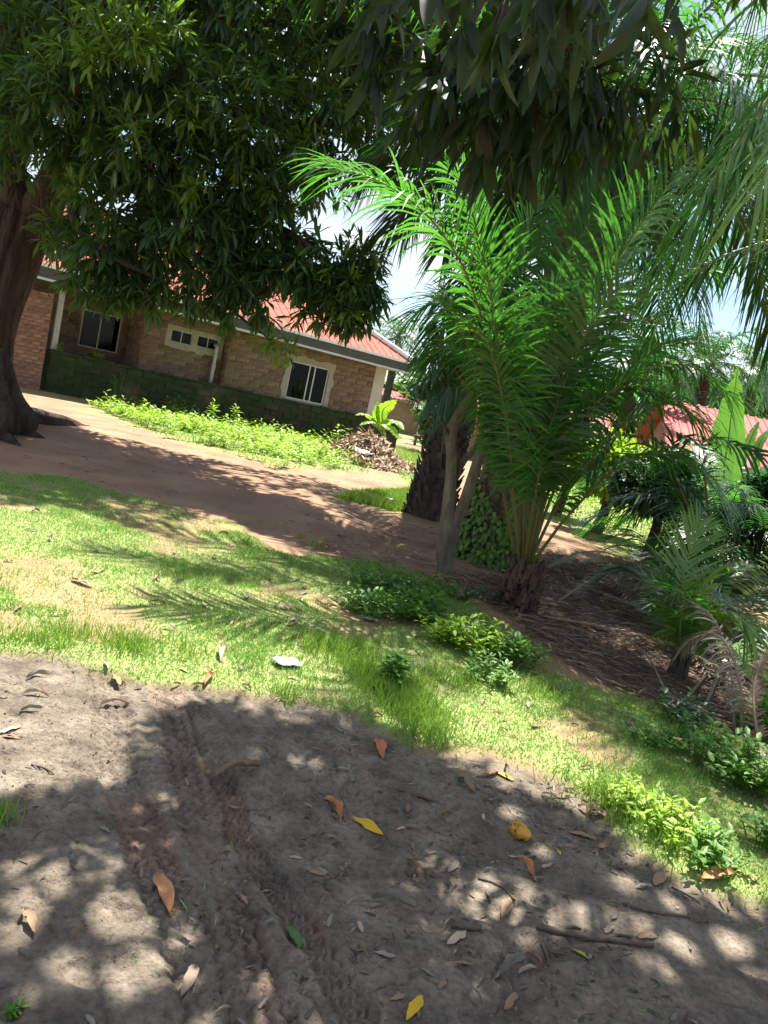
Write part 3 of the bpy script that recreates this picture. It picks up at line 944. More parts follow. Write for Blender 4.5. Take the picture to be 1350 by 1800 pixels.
# ------------------------------------------------------------------ other buildings
def simple_house(name, origin, ang, L, Dp, wz, rise, wallm, roofm, label, over=0.5, ribs=0.32, holes=()):
    e = empty(name, origin, ang, label, 'house')
    g = Geo(); wall_holes(g, 0, L, -0.5, wz, 0, 0.25, list(holes)); g.box((0, 0.253, -0.5), (0.25, Dp, wz)); g.box((L - 0.25, 0.253, -0.5), (L, Dp, wz)); g.box((0.253, Dp - 0.25, -0.5), (L - 0.253, Dp, wz))
    g.add([(0.1, 0.2, wz), (0.1, Dp - 0.2, wz), (0.1, Dp / 2, wz + rise * 0.9)], T=[(0, 1, 2)])
    g.add([(L - 0.1, 0.2, wz), (L - 0.1, Dp - 0.2, wz), (L - 0.1, Dp / 2, wz + rise * 0.9)], T=[(0, 1, 2)])
    g.build('wall', wallm, e)
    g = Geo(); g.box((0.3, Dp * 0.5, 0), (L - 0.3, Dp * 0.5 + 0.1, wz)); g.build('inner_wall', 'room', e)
    for h in holes:
        q = Geo(); q.box((h[0] + 0.003, 0.12, h[2] + 0.003), (h[1] - 0.003, 0.15, h[3] - 0.003)); f_ = q.build('window', 'alu', e)
        q = Geo(); q.box((h[0] + 0.06, 0.10, h[2] + 0.06), (h[1] - 0.06, 0.118, h[3] - 0.06)); q.build('pane', 'glass', f_)
    m = rise / (Dp / 2)
    g = Geo()
    for sgn in (0, 1):
        y0 = -over if sgn == 0 else Dp + over
        zz = wz - over * m
        g.add([(-over, y0, zz), (L + over, y0, zz), (L + over, Dp / 2, wz + rise), (-over, Dp / 2, wz + rise)], Q=[(0, 1, 2, 3)])
    rf = g.build('roof', roofm, e)
    s = -over
    k = 0
    while s < L + over - 0.05:
        b = min(s + 0.9, L + over)
        V, Qs = [], []
        pr = []
        nr = 3
        for q in range(nr):
            c = s + (b - s) * q / nr
            pr += [(c, 0), (c + 0.03, 0.04), (c + 0.09, 0.04), (c + 0.12, 0)]
        pr.append((b - 0.01, 0))
        for (c, h) in pr:
            hh = h + 0.012 + 0.006 * (k % 2)
            V += [(c, -over - 0.04, wz - (over + 0.04) * m + hh), (c, Dp / 2, wz + rise + hh)]
        mk('roofing_sheet', V, Q=[(2 * i, 2 * i + 2, 2 * i + 3, 2 * i + 1) for i in range(len(pr) - 1)], mat=roofm, parent=rf)
        s += 0.9
        k += 1
    g = Geo(); g.box((-over, -over - 0.07, wz - over * m - 0.16), (L + over, -over - 0.042, wz - over * m + 0.0)); g.build('fascia', 'soffit', rf)
    return e

o = W(1165, 900, 26); o[2] = 0
simple_house('red_roofed_house', o, math.radians(-8), 12.0, 8.0, 2.45, 1.75, 'mudwall', 'roof_far', 'long low house with faded red ribbed roof beyond the banana plant', holes=[(1.0, 2.2, 1.0, 2.0), (5.0, 6.2, 1.0, 2.0), (8.6, 9.8, 1.0, 2.0)])
o = W(668, 760, 56); o[2] = 0
simple_house('mud_walled_house', o, math.radians(10), 5.0, 5, 2.5, 0.45, 'mudwall', 'roof_far', 'plain mud walled house with red roof edge past the end of the bungalow')
o = W(792, 790, 38); o[2] = 0
simple_house('earth_block_house', o, math.radians(-4), 7.5, 6, 2.6, 1.3, 'mudwall', 'roof_far', 'orange brown earth block house glimpsed between the forked trunks', holes=[(3.0, 3.9, 0.9, 1.9)])

# ------------------------------------------------------------------ trees: helpers
def trunk_geo(g, pts, radii, k=22, rings=40, amp=0.10, flare=0.0, lobes=5, seed=0, ns=0.5):
    P = smooth_path(pts, rings)
    R = np.interp(np.linspace(0, 1, rings), np.linspace(0, 1, len(radii)), radii)
    a = np.arange(k) / k * 2 * math.pi
    arc = np.concatenate([[0], np.cumsum(np.linalg.norm(np.diff(P, axis=0), axis=1))])
    rad = []
    for i in range(rings):
        n = fbm(np.cos(a) * 1.2 + arc[i] * 0.06, np.sin(a) * 1.2 + arc[i] * 0.10, ns, 3, seed)
        r = 1 + amp * (n - 0.5) * 2
        if flare:
            r = r + flare * math.exp(-arc[i] / 0.32) * (0.45 + 0.55 * np.cos(lobes * a + seed) ** 2)
        rad.append(r)
    g.tube(P, R, k, rad)
    return P

def crown_clusters(clumps, dens):
    P, D = [], []
    for c, r in clumps:
        n = max(6, int((dens if r < 0.95 else dens * 0.62) * r * r))
        d = rand_dirs(n)
        u = rng.uniform(0, 1, n) ** 0.42
        sc = np.array([1.0, 1.0, 0.8])
        P.append(np.asarray(c) + d * sc * (u * r)[:, None])
        D.append(norm(d + np.array([0, 0, 0.05])))
    return np.vstack(P), np.vstack(D)

def rosettes(P, D, k, length, tpl, droop=0.45, var=0.3):
    n = len(P)
    i = np.repeat(np.arange(n), k)
    keep = rng.uniform(size=len(i)) > 0.15
    i = i[keep]
    p, t = P[i], D[i]
    d = norm(t * 0.55 + rand_dirs(len(i)) * 0.95 + np.array([0, 0, -droop]))
    nrm = norm(np.array([0, 0, 1.0]) + rand_dirs(len(i)) * 0.55)
    p = p + d * 0.03 + t * rng.uniform(-0.07, 0.05, len(i))[:, None]
    s = length * rng.uniform(1 - var, 1 + var, len(i))
    return scatter(tpl, p, d, nrm, s)

def twig_geo(g, clumps, P, per=7, r=0.012, k=4):
    for c, rr in clumps:
        c = np.asarray(c)
        dd = np.linalg.norm(P - c, axis=1)
        idx = np.where(dd < rr * 1.05)[0]
        if len(idx) == 0:
            continue
        for j in rng.choice(idx, min(per, len(idx)), replace=False):
            q = P[j]
            mid = (c + q) / 2 + rng.normal(0, 0.08 * rr, 3) + np.array([0, 0, 0.08 * rr])
            g.tube(smooth_path([c, mid, q], 5), np.linspace(r * 1.6, r * 0.5, 5), k, cap=False)

def px_limb(pts):
    return [W(*p) for p in pts]

# ------------------------------------------------------------------ the big mango tree
tb = gpt(-36, 748)
tb[2] -= 0.05
mt = empty('mango_tree', tb, 0, 'massive old mango tree with dark trunk, spreading roots and dense low crown', 'tree')
g = Geo()
trunk_geo(g, [rel(v, mt) for v in [tb + np.array([0, 0, -0.15]), tb + np.array([0.0, 0, 0.35]), W(-30, 640, 12.6), W(-14, 540, 12.6), W(14, 450, 12.6), W(40, 375, 12.6)]], [0.5, 0.46, 0.42, 0.41, 0.43, 0.42], 64, 110, 0.3, 0.5, 4, 5, 0.22)
g.build('trunk', 'bark', mt, True)
roots = [[(28, 722), (55, 742), (90, 746), (130, 748), (165, 750)], [(10, 740), (0, 768), (20, 778), (40, 786)], [(20, 728), (30, 756), (55, 764), (80, 768)], [(-40, 740), (-50, 775), (-80, 800)], [(30, 715), (70, 735), (110, 738), (150, 745)], [(0, 700), (-15, 770), (-12, 782)]]
for k, rt in enumerate(roots):
    pts = [gpt(*q) for q in rt]
    rd = norm((pts[1] - tb) * np.array([1, 1, 0]))
    pts = [tb + rd * 0.12 + np.array([0, 0, 1.15]), tb + rd * 0.36 + np.array([0, 0, 0.55]), tb + rd * 0.62 + np.array([0, 0, 0.2])] + pts[1:]
    n = len(pts)
    for j, q in enumerate(pts):
        q[2] += (0.06 * (1 - j / (n - 1)) ** 1.5 if j > 1 else 0) - 0.05 * (j == n - 1)
    g = Geo()
    trunk_geo(g, [rel(q, mt) for q in pts], np.interp(np.linspace(0, 1, n), [0, 0.3, 0.6, 1], [0.10, 0.19, 0.13, 0.03]), 16, 36, 0.3, 0, 3, k, 0.2)
    g.build('root', 'bark', mt, True)
LIMBS = [
    ([(46, 400, 12.6), (18, 320, 12.6), (2, 220, 12.5), (10, 80, 12.2), (40, -120, 12)], [0.36, 0.3, 0.27, 0.22, 0.12]),
    ([(58, 410, 12.6), (92, 330, 12.4), (150, 250, 12.1), (230, 180, 11.9), (340, 112, 11.8), (410, 80, 11.8), (480, 40, 12), (620, -50, 12.4)], [0.34, 0.27, 0.24, 0.2, 0.16, 0.13, 0.11, 0.06]),
    ([(120, 290, 12.2), (250, 330, 12), (400, 372, 11.8), (490, 402, 11.5), (530, 425, 11.4), (565, 452, 11.4), (612, 492, 11.5)], [0.15, 0.12, 0.085, 0.06, 0.05, 0.04, 0.015]),
    ([(20, 300, 12.5), (70, 190, 11.8), (140, 120, 11.0), (200, 60, 10.6), (240, -60, 10.6)], [0.18, 0.12, 0.08, 0.05, 0.02]),
    ([(235, 178, 11.9), (350, 200, 11.6), (450, 198, 11.5), (520, 218, 11.6), (600, 240, 11.8)], [0.13, 0.1, 0.08, 0.05, 0.02]),
    ([(180, 225, 12), (240, 330, 11), (300, 440, 10.8), (380, 510, 11), (420, 555, 11.2), (480, 600, 11.3)], [0.11, 0.08, 0.06, 0.035, 0.02, 0.008]),
    ([(140, 250, 12.1), (130, 380, 10.8), (200, 450, 10.6), (300, 500, 10.8)], [0.1, 0.07, 0.045, 0.015]),
    ([(5, 180, 12.4), (-80, 80, 11), (-160, 0, 10)], [0.16, 0.1, 0.04]),
    ([(10, 60, 12.2), (100, -60, 13), (260, -160, 13.6)], [0.16, 0.1, 0.04]),
]
for pts, rad in LIMBS:
    g = Geo()
    trunk_geo(g, [rel(v, mt) for v in px_limb(pts)], rad, 12, 36, 0.10, 0, 3, len(pts), 0.3)
    g.build('limb', 'bark', mt, True)
CL0 = [(40, 70, 10.2, 1.0), (190, 70, 9.6, .85), (130, 170, 9.5, .75), (290, 150, 9.8, .85), (250, 270, 9.9, .8), (120, 250, 10, .6), (340, 290, 10.2, .8), (400, 190, 10.6, .9), (40, 170, 10.4, .75),
      (320, 390, 10.7, .7), (215, 390, 10.7, .7), (165, 450, 10.8, .5), (110, 400, 11.2, .35), (380, 470, 11, .6), (260, 480, 11, .55), (430, 390, 11.2, .65), (470, 300, 11.2, .8), (540, 210, 11.6, .85),
      (470, 110, 11.6, 1.0), (600, 80, 12, 1.05), (400, 30, 11.2, 1.0), (560, 310, 11.8, .5), (620, 230, 12, .7), (660, 130, 12.4, .9), (680, 300, 12.4, .35), (520, 495, 11.4, .33), (600, 470, 11.4, .42), (625, 520, 11.4, .4), (590, 560, 11.4, .36), (640, 460, 11.5, .3),
      (470, 480, 11.3, .4), (440, 530, 11.2, .35), (545, 420, 11.4, .25), (480, 350, 11.4, .4), (300, -70, 10.6, 1.2), (100, -70, 10, 1.2), (520, -60, 12, 1.2), (700, -40, 12.6, 1.2), (-90, 90, 10.6, 1.1), (-60, 240, 11, .6), (20, 290, 11.6, .3),
      (330, 530, 11, .28), (230, 520, 11, .25), (390, 560, 11.2, .2), (690, 40, 12.5, .9), (545, 545, 11.4, .3),
      (200, 180, 13.6, 1.5), (400, 130, 13.8, 1.6), (110, 400, 13.8, .7), (340, 360, 13.6, 1.0), (560, 90, 14, 1.4), (20, 50, 13.8, 1.6), (230, 440, 13.4, .7), (470, 300, 13.5, .9),
      (0, -250, 12, 1.7), (250, -260, 12.5, 1.7), (520, -230, 13, 1.6), (120, -120, 13.5, 1.8), (400, -130, 14, 1.8), (-160, -100, 12, 1.6), (720, -180, 13.5, 1.4)]
CL0 += [(460, 470, 11.4, .5), (520, 470, 11.3, .4), (380, 520, 11.1, .4), (270, 525, 11, .3), (190, 515, 11, .3), (430, 430, 11.3, .55), (590, 520, 11.2, .4), (650, 510, 11.4, .3), (620, 560, 11.3, .3), (570, 470, 11.3, .4), (280, 340, 11.4, .75), (170, 340, 11.4, .6), (370, 420, 11.6, .6), (300, 450, 11.4, .6), (210, 480, 11.2, .4), (420, 480, 11.6, .5), (500, 420, 11.8, .5), (560, 500, 11.6, .4), (610, 510, 11.5, .5), (640, 490, 11.5, .35), (460, 550, 11.3, .25), (150, 500, 11, .3), (120, 440, 11.2, .35)]
CL0 += [(50, -160, 10.1, 1.1), (200, -170, 10.1, 1.1), (350, -170, 10.3, 1.1), (500, -160, 10.5, 1.1), (620, -170, 10.7, 1.0), (420, -280, 10.4, 1.2), (250, -300, 10.4, 1.2), (-60, -200, 10.1, 1.2), (120, -260, 10.0, 1.1)]  # clumps above the view, added to cast shade on lawn and track
CL = [(a, b, c + (0.6 if c < 10.3 else 0) + (0.7 if b < -20 else 0), r) for a, b, c, r in CL0]
clumps = [(W(a, b, c) - np.array(mt.location), r) for a, b, c, r in CL]
P, D = crown_clusters(clumps, 125)
V, T = rosettes(P, D, 11, 0.23, L_MANGO_LO)
tag(mk('crown', V, T, mat='mango', parent=mt), kind='stuff')
g = Geo()
twig_geo(g, clumps, P, 8)
tag(g.build('twigs', 'bark', mt), kind='stuff')
ucl = []  # unseen leaf clumps and branches added overhead to shade the dirt track
for x_ in (-9.2, -7.8, -6.4, -5.0, -3.6, -2.2, -0.9):
    for y_ in (12.6, 14.2, 15.8):
        ucl.append((np.array([x_ + rng.normal(0, 0.3), y_ + rng.normal(0, 0.3), rng.uniform(7.2, 9.2)]) - np.array(mt.location), rng.uniform(1.0, 1.35)))
P, D = crown_clusters(ucl, 50)
V, T = rosettes(P, D, 9, 0.34, L_MANGO_LO)
tag(mk('shade_crown', V, T, mat='mango', parent=mt), kind='stuff')
g = Geo()
twig_geo(g, ucl, P, 5, 0.02)
for c, r in ucl:
    g.tube(smooth_path([W(10, 80, 12.2) - np.array(mt.location), (W(10, 80, 12.2) - np.array(mt.location) + c) / 2 + np.array([0, 0, 0.5]), c], 8), np.linspace(0.08, 0.03, 8), 6, cap=False)
tag(g.build('shade_branches', 'bark', mt), kind='stuff')
YL = [(205, 20, 9.0, .22), (150, 75, 9.0, .16), (240, 60, 9.0, .2), (110, 80, 9.1, .1), (270, 100, 9.2, .14), (180, 110, 9, .15), (290, 40, 9.2, .15), (620, 425, 11.2, .18), (650, 440, 11.2, .15), (590, 470, 11.1, .12), (500, 612, 11.2, .12), (470, 600, 11.2, .07), (610, 545, 11, .1), (420, 300, 10.6, .1), (570, 130, 11.4, .2), (330, 200, 9.6, .16), (60, 120, 9.6, .16), (420, 240, 10.4, .18), (350, 330, 10, .14), (230, 230, 9.4, .14), (480, 330, 10.8, .15), (540, 250, 11, .18), (130, 330, 10.2, .12), (300, 430, 10.6, .12), (450, 150, 11, .2), (620, 500, 11, .12), (610, 180, 11.4, .2), (640, 60, 11.6, .2)]
ycl = [(W(a, b, c + (0.3 if c < 10 else 0)) - np.array(mt.location), r * (1.5 if c < 10 else 1.1)) for a, b, c, r in YL]
P2, D2 = crown_clusters(ycl, 190)
V, T = rosettes(P2, D2, 9, 0.2, L_MANGO_LO, 0.1)
tag(mk('young_sunlit_leaves', V, T, mat='mango_young_lit', parent=mt), 'fresh shoots and leaves coloured yellow green as if sunlit, at the twig ends', kind='stuff')

# ------------------------------------------------------------------ the mango tree overhead
ot_base = np.array([2.4, -3.4, 0.0]); ot_base[2] = gz(2.4, -3.4) - 0.05
ot = empty('mango_tree', ot_base, 0, 'overhanging mango tree whose long leaves, coloured dark as if backlit, hang down in front of the palms', 'tree')
LO = lambda pts: [np.array(p, float) - ot_base for p in pts]
g = Geo(); trunk_geo(g, LO([(2.4, -3.4, -0.1), (2.4, -3.4, 0.6), (2.3, -3.2, 1.8), (2.1, -2.9, 2.9)]), [0.55, 0.46, 0.4, 0.42], 24, 30, 0.12, 0.5, 3, 2, 0.4)
g.build('trunk', 'bark', ot, True)
for pts, rad in [
    ([(2.1, -2.9, 2.8), (1.7, -1.2, 4.4), (1.3, 1.0, 5.6), (1.1, 3.0, 6.1), (0.9, 4.8, 6.2)], [0.3, 0.24, 0.17, 0.11, 0.05]),
    ([(2.1, -2.9, 2.8), (3.2, -1.4, 4.8), (4.0, 0.2, 6.2), (4.4, 1.2, 7.4)], [0.26, 0.2, 0.13, 0.05]),
    ([(2.1, -2.9, 2.8), (0.4, -2.0, 4.6), (-1.4, -0.2, 5.6), (-2.4, 1.6, 6.0)], [0.26, 0.19, 0.12, 0.04]),
    ([(2.1, -2.9, 2.8), (2.4, -4.2, 4.8), (2.2, -5.6, 6.0)], [0.24, 0.16, 0.06]),
    ([(1.3, 1.0, 5.6), (1.0, 1.9, 4.9), (0.7, 2.25, 3.9), tuple(W(960, -150, 2.4)), tuple(W(925, 20, 2.45))], [0.06, 0.04, 0.026, 0.012, 0.005]),
    ([(1.15, 2.6, 5.95), (1.3, 3.6, 5.0), (0.9, 4.0, 4.2), tuple(W(960, 60, 3.9))], [0.035, 0.026, 0.014, 0.006]),
    ([(0.7, 2.25, 3.9), tuple(W(800, -220, 2.4)), tuple(W(700, -30, 2.5))], [0.02, 0.011, 0.005])]:
    g = Geo(); trunk_geo(g, LO(pts), rad, 10, 30, 0.08, 0, 3, 4, 0.3); g.build('limb', 'bark', ot, True)

SHADE = gpoly([(-400, 1455), (0, 1415), (230, 1395), (285, 1250), (420, 1240), (520, 1290), (640, 1265), (760, 1330), (950, 1395), (1040, 1430), (1100, 1520), (1220, 1570), (1350, 1640), (1700, 1740), (2000, 2700), (-800, 2700)])  # ground shade that the unseen crown is shaped to cast
N0 = 60000
cand = np.stack([rng.uniform(-4.5, 7, N0), rng.uniform(-4.5, 8.5, N0), rng.uniform(4.2, 8.0, N0)], 1)
land = cand - SUN * (cand[:, 2] / SUN[2])[:, None]
sd = sdpoly(land[:, 0], land[:, 1], SHADE)
u_, v_, z_ = proj(cand)
vis = (z_ > 0.1) & (u_ > -40) & (u_ < PW + 40) & (v_ > -45) & (v_ < PH)
clump = fbm(land[:, 0], land[:, 1], 0.42, 2, 131)
ok = (sd > 0.05) & ~vis & (clump > 0.36)
core = ok & (land[:, 0] > -2.2) & (land[:, 0] < 3.2) & (land[:, 1] > 0.6)
OP = np.vstack([cand[core][:1500], cand[ok & ~core][:500]])
OD = norm(rand_dirs(len(OP)) + np.array([0, 0, 0.2]))
print('overhead clusters', len(OP), 'of', ok.sum())
V, T = rosettes(OP - ot_base, OD, 11, 0.21, L_MANGO_LO)
# leaves cut out of the unseen crown so sun flecks land at these spots
FLECKS = [(130, 1540), (60, 1590), (245, 1590), (190, 1605), (340, 1640), (385, 1635), (300, 1675), (120, 1675), (400, 1770), (490, 1780), (260, 1465), (290, 1405), (460, 1690), (560, 1575), (660, 1665), (575, 1715), (690, 1760), (750, 1600), (640, 1570), (1110, 1615), (1100, 1555), (1200, 1660), (1130, 1690), (1290, 1650), (1330, 1710), (670, 1785), (20, 1640), (720, 1540), (820, 1420), (760, 1500), (900, 1420), (950, 1490), (540, 1330), (450, 1320), (600, 1345), (370, 1330), (210, 1700), (60, 1740), (880, 1560), (1010, 1600), (840, 1700), (770, 1680), (1180, 1590), (160, 1480), (520, 1640)]
gl_ = np.array([G(a_, b_)[:2] for a_, b_ in FLECKS])
gr_ = rng.uniform(0.035, 0.085, len(gl_))
Lf = V.reshape(-1, len(L_MANGO_LO[0]), 3)
keep = np.ones(len(Lf), bool)
for vi in (0, 2, 5, Lf.shape[1] - 1):
    wp_ = Lf[:, vi] + ot_base
    ld = wp_[:, :2] - SUN[:2] * (wp_[:, 2] / SUN[2])[:, None]
    for q in range(len(gl_)):
        keep &= ((ld - gl_[q]) ** 2).sum(1) > gr_[q] ** 2
V = Lf[keep].reshape(-1, 3)
T = (L_MANGO_LO[1][None] + (np.arange(keep.sum()) * Lf.shape[1])[:, None, None]).reshape(-1, 3)
tag(mk('crown', V, T, mat='mango', parent=ot), kind='stuff')
hang = [(930, 240, 4.0, .26), (1000, 290, 4.3, .2), (900, 300, 4.4, .2), (760, 180, 3.8, .35), (1060, 210, 3.9, .4), (880, 180, 3.6, .4), (980, 120, 3.6, .4), (680, 60, 3.8, .35), (1000, 200, 4, .3)]
hcl = [(W(a, b - 45, c) - ot_base, r * 0.9) for a, b, c, r in hang]
HP, HD = crown_clusters(hcl, 130)
V, T = rosettes(HP, HD, 10, 0.21, L_MANGO, 0.9)
tag(mk('hanging_leaves', V, T, mat='mango_backlit', parent=ot), kind='stuff')
g = Geo()
twig_geo(g, hcl, HP, 6, 0.006)
for c, r in hcl:
    tgt = W(960, -60, 3.95) - ot_base
    g.tube(smooth_path([tgt, (tgt + c) / 2 + np.array([0, 0, 0.2]), c], 6), np.linspace(0.02, 0.008, 6), 5, cap=False)
idx = rng.choice(len(OP), 160, replace=False)
for j in idx:
    q = OP[j] - ot_base
    lim = [np.array(p) - ot_base for p in ((1.3, 1.0, 5.6), (1.1, 3.0, 6.1), (4.2, 1.4, 5.8), (-1.4, -0.2, 5.6), (2.2, -4.6, 5.2), (3.2, -1.0, 4.6))]
    c = min(lim, key=lambda w: np.linalg.norm(w - q))
    pp = smooth_path([c, (c + q) / 2 + np.array([0, 0, 0.15]), q], 5)
    uu, vv, zz_ = proj(pp + ot_base)
    if np.any((zz_ > 0) & (uu > -60) & (uu < PW + 60) & (vv > -60)):
        continue
    g.tube(pp, np.linspace(0.03, 0.008, 5), 4, cap=False)
tag(g.build('twigs', 'bark', ot), kind='stuff')
# the nearest leaves, one by one
def leaf_mesh(name, mat, droop, fold, n=7, wmax=0.115, curl=0.0):
    x = np.linspace(0, 1, n + 2)
    w = wmax * np.sin(np.pi * np.clip(x, 0.0, 1) ** 0.85) ** 0.8
    V, Q_, T_ = [], [], []
    V.append((0, 0, 0))
    for i in range(1, n + 1):
        z = -droop * x[i] ** 2 + curl * 0.05 * math.sin(x[i] * 9)
        V += [(x[i], w[i], z + fold * w[i] + 0.008 * math.sin(i * 2.3)), (x[i], 0, z), (x[i], -w[i], z + fold * w[i] + 0.008 * math.sin(i * 1.7 + 1))]
    V.append((1, 0, -droop + curl * 0.05 * math.sin(9)))
    T_ += [(0, 2, 1), (0, 3, 2)]
    for i in range(n - 1):
        a, b = 1 + 3 * i, 4 + 3 * i
        Q_ += [(a, a + 1, b + 1, b), (a + 1, a + 2, b + 2, b + 1)]
    a, e = 1 + 3 * (n - 1), 1 + 3 * n
    T_ += [(a, a + 1, e), (a + 1, a + 2, e)]
    o = mk(name, V, T_, Q_, mat, None, True)
    me = o.data
    bpy.data.objects.remove(o)
    return me
NL = [leaf_mesh('leaf', 'mango_backlit', d, f_, 7, w_) for d, f_, w_ in ((0.1, 0.3, 0.12), (0.25, 0.2, 0.105), (0.35, 0.4, 0.11), (0.05, 0.5, 0.125), (0.18, 0.25, 0.10))]
HANGP = [(615, -80), (1225, -80), (1200, 40), (1090, 30), (1010, 90), (930, 80), (850, 80), (780, 30), (700, 20), (635, -10)]
hx = np.array([p[0] for p in HANGP]); hy = np.array([p[1] for p in HANGP])
cnt = 0
tw = Geo()
while cnt < 36:
    px, py = rng.uniform(600, 1230), rng.uniform(-90, 230)
    if sdpoly(np.array([px]), np.array([py]), HANGP)[0] < 0:
        continue
    y = rng.uniform(1.95, 2.9)
    p = W(px, py, y)
    cnt += 1
    tw.tube(smooth_path([W(960, -150, 2.4) - ot_base, (p + W(960, -150, 2.4)) / 2 + np.array([0, 0, 0.1]) - ot_base, p - ot_base], 6), np.linspace(0.005, 0.0025, 6), 5, cap=False)
    for q in range(5):
        d = norm(rand_dirs(1)[0] * 0.6 + np.array([0, 0, -0.95]))
        nrm = norm(np.cross(np.cross(d, rand_dirs(1)[0]), d))
        Y_ = norm(np.cross(nrm, d))
        L_ = rng.uniform(0.11, 0.2)
        o = bpy.data.objects.new('leaf', random.choice(NL))
        COL.objects.link(o)
        o.parent = ot
        mw = Matrix(((d[0], Y_[0], nrm[0]), (d[1], Y_[1], nrm[1]), (d[2], Y_[2], nrm[2])))
        o.matrix_local = Matrix.Translation(Vector(p - ot_base + rng.normal(0, 0.012, 3))) @ mw.to_4x4() @ Matrix.Diagonal((L_, L_, L_, 1))
tag(tw.build('twigs', 'bark', ot), kind='stuff')

# ------------------------------------------------------------------ palms
def frond(parent, pts, lf, n, mat, rmat='rachis', t0=0.22, droop=0.45, wid=0.03, vlift=0.25, r0=0.022, side=None, seg=4, ragged=0.06, a0=64, a1=26):
    off = np.array(parent.location)
    P = smooth_path(np.asarray(pts, float) - off, 48)
    arc = np.concatenate([[0], np.cumsum(np.linalg.norm(np.diff(P, axis=0), axis=1))])
    arc /= arc[-1]
    Tn = norm(np.gradient(P, axis=0))
    if side is None:
        hd = P[-1] - P[0]
        hd[2] = 0
        side = np.cross(norm(hd), np.array([0, 0, 1.0])) if np.linalg.norm(hd) > 0.15 else np.array([1.0, 0, 0])
    side = norm(side)
    t = np.linspace(t0, 0.995, n)
    m = 2 * n
    tt = np.repeat(t, 2) + rng.uniform(-0.35, 0.35, m) * (1 - t0) / n
    tt = np.clip(tt, t0 * 0.98, 1)
    sg = np.tile([1.0, -1.0], n)
    pos = np.stack([np.interp(tt, arc, P[:, k]) for k in range(3)], 1)
    tan = norm(np.stack([np.interp(tt, arc, Tn[:, k]) for k in range(3)], 1))
    sd_ = norm(side[None] - tan * (tan @ side)[:, None])
    nr = np.cross(sd_, tan)
    nr = np.where((nr[:, 2:3] < 0), -nr, nr)
    u = (tt - t0) / (1 - t0)
    ang = np.radians(a0 + (a1 - a0) * u + rng.normal(0, 6, m))
    lift = vlift * rng.uniform(0.2, 1.3, m)
    d = norm(tan * np.cos(ang)[:, None] + sd_ * (sg * np.sin(ang))[:, None] + nr * lift[:, None])
    L = lf * (0.35 + 0.65 * np.sin(np.pi * np.clip(0.12 + 0.80 * u, 0, 1)) ** 0.8) * rng.uniform(0.85, 1.1, m)
    if ragged:
        L = L * np.where(rng.uniform(size=m) < ragged, rng.uniform(0.2, 0.7, m), 1)
    dr = droop * rng.uniform(0.5, 1.5, m)
    S = np.linspace(0, 1, seg + 1)
    wp = np.array([0.55, 1.0, 0.95, 0.7, 0.06]) if seg == 4 else np.array([0.6, 1.0, 0.8, 0.06])
    V = np.zeros((m, seg + 1, 2, 3))
    for k, s in enumerate(S):
        c = pos + d * (L * s)[:, None] + np.array([0, 0, -1.0]) * (dr * L * s * s)[:, None]
        dd = norm(d + np.array([0, 0, -1.0]) * (2 * dr * s)[:, None])
        wv = norm(np.cross(dd, nr))
        hw = (wid * 0.5 * wp[k]) * rng.uniform(0.9, 1.1, m)
        V[:, k, 0] = c + wv * hw[:, None]
        V[:, k, 1] = c - wv * hw[:, None]
    b = (np.arange(m) * (seg + 1) * 2)[:, None]
    k = np.arange(seg)[None] * 2
    Q_ = np.stack([b + k, b + k + 1, b + k + 3, b + k + 2], -1).reshape(-1, 4)
    fr = mk('frond', V.reshape(-1, 3), Q=Q_, mat=mat, parent=parent)
    g = Geo()
    g.tube(P[::2], np.linspace(r0, r0 * 0.18, len(P[::2])), 6)
    g.build('rachis', rmat, fr, True)
    return fr

def arc_frond(c, az, el, L, bend, twist=0.0):
    pts = [np.array(c, float)]
    n = 6
    for i in range(n):
        e = el - bend * (i + 0.5) / n
        a = az + twist * i / n
        pts.append(pts[-1] + L / n * np.array([math.cos(e) * math.sin(a), math.cos(e) * math.cos(a), math.sin(e)]))
    return pts

def palm_trunk(e, pts, r, mat, stubs=70, lo=0.0, hi=1.0, seed=0, ssize=0.2):
    g = Geo()
    P = trunk_geo(g, [rel(p, e) for p in pts], r, 22, 40, 0.14, 0.12, 4, seed, 0.25)
    g.build('trunk', mat, e, True)
    g = Geo()
    n = len(P)
    for k in range(stubs):
        t = lo + (hi - lo) * k / stubs
        i = min(n - 2, int(t * (n - 1)))
        c = P[i] + (P[i + 1] - P[i]) * (t * (n - 1) - i)
        ax_ = norm(P[i + 1] - P[i])
        rr = np.interp(t, np.linspace(0, 1, len(r)), r)
        a = k * 2.39996 + rng.normal(0, 0.1)
        h = norm(np.cross(ax_, [math.cos(a), math.sin(a), 0.0]))
        out = norm(h + ax_ * 0.0)
        sidev = np.cross(ax_, out)
        w = ssize * rng.uniform(0.6, 1.0) * 0.5
        ln = ssize * rng.uniform(0.7, 1.2)
        b0 = c + out * rr * 0.9
        b1 = c + out * (rr + 0.05 * rng.uniform(0.6, 1.6)) + ax_ * ln
        th = 0.02
        V = [b0 + sidev * w - ax_ * 0.03, b0 - sidev * w - ax_ * 0.03, b0 + sidev * w + out * 0.07, b0 - sidev * w + out * 0.07,
             b1 + sidev * w * 0.45, b1 - sidev * w * 0.45, b1 + sidev * w * 0.45 + out * th, b1 - sidev * w * 0.45 + out * th]
        g.add(V, Q=[(0, 1, 3, 2), (4, 6, 7, 5), (0, 4, 5, 1), (2, 3, 7, 6), (0, 2, 6, 4), (1, 5, 7, 3)])
    tag(g.build('leaf_bases', mat, e), kind='stuff')
    return P

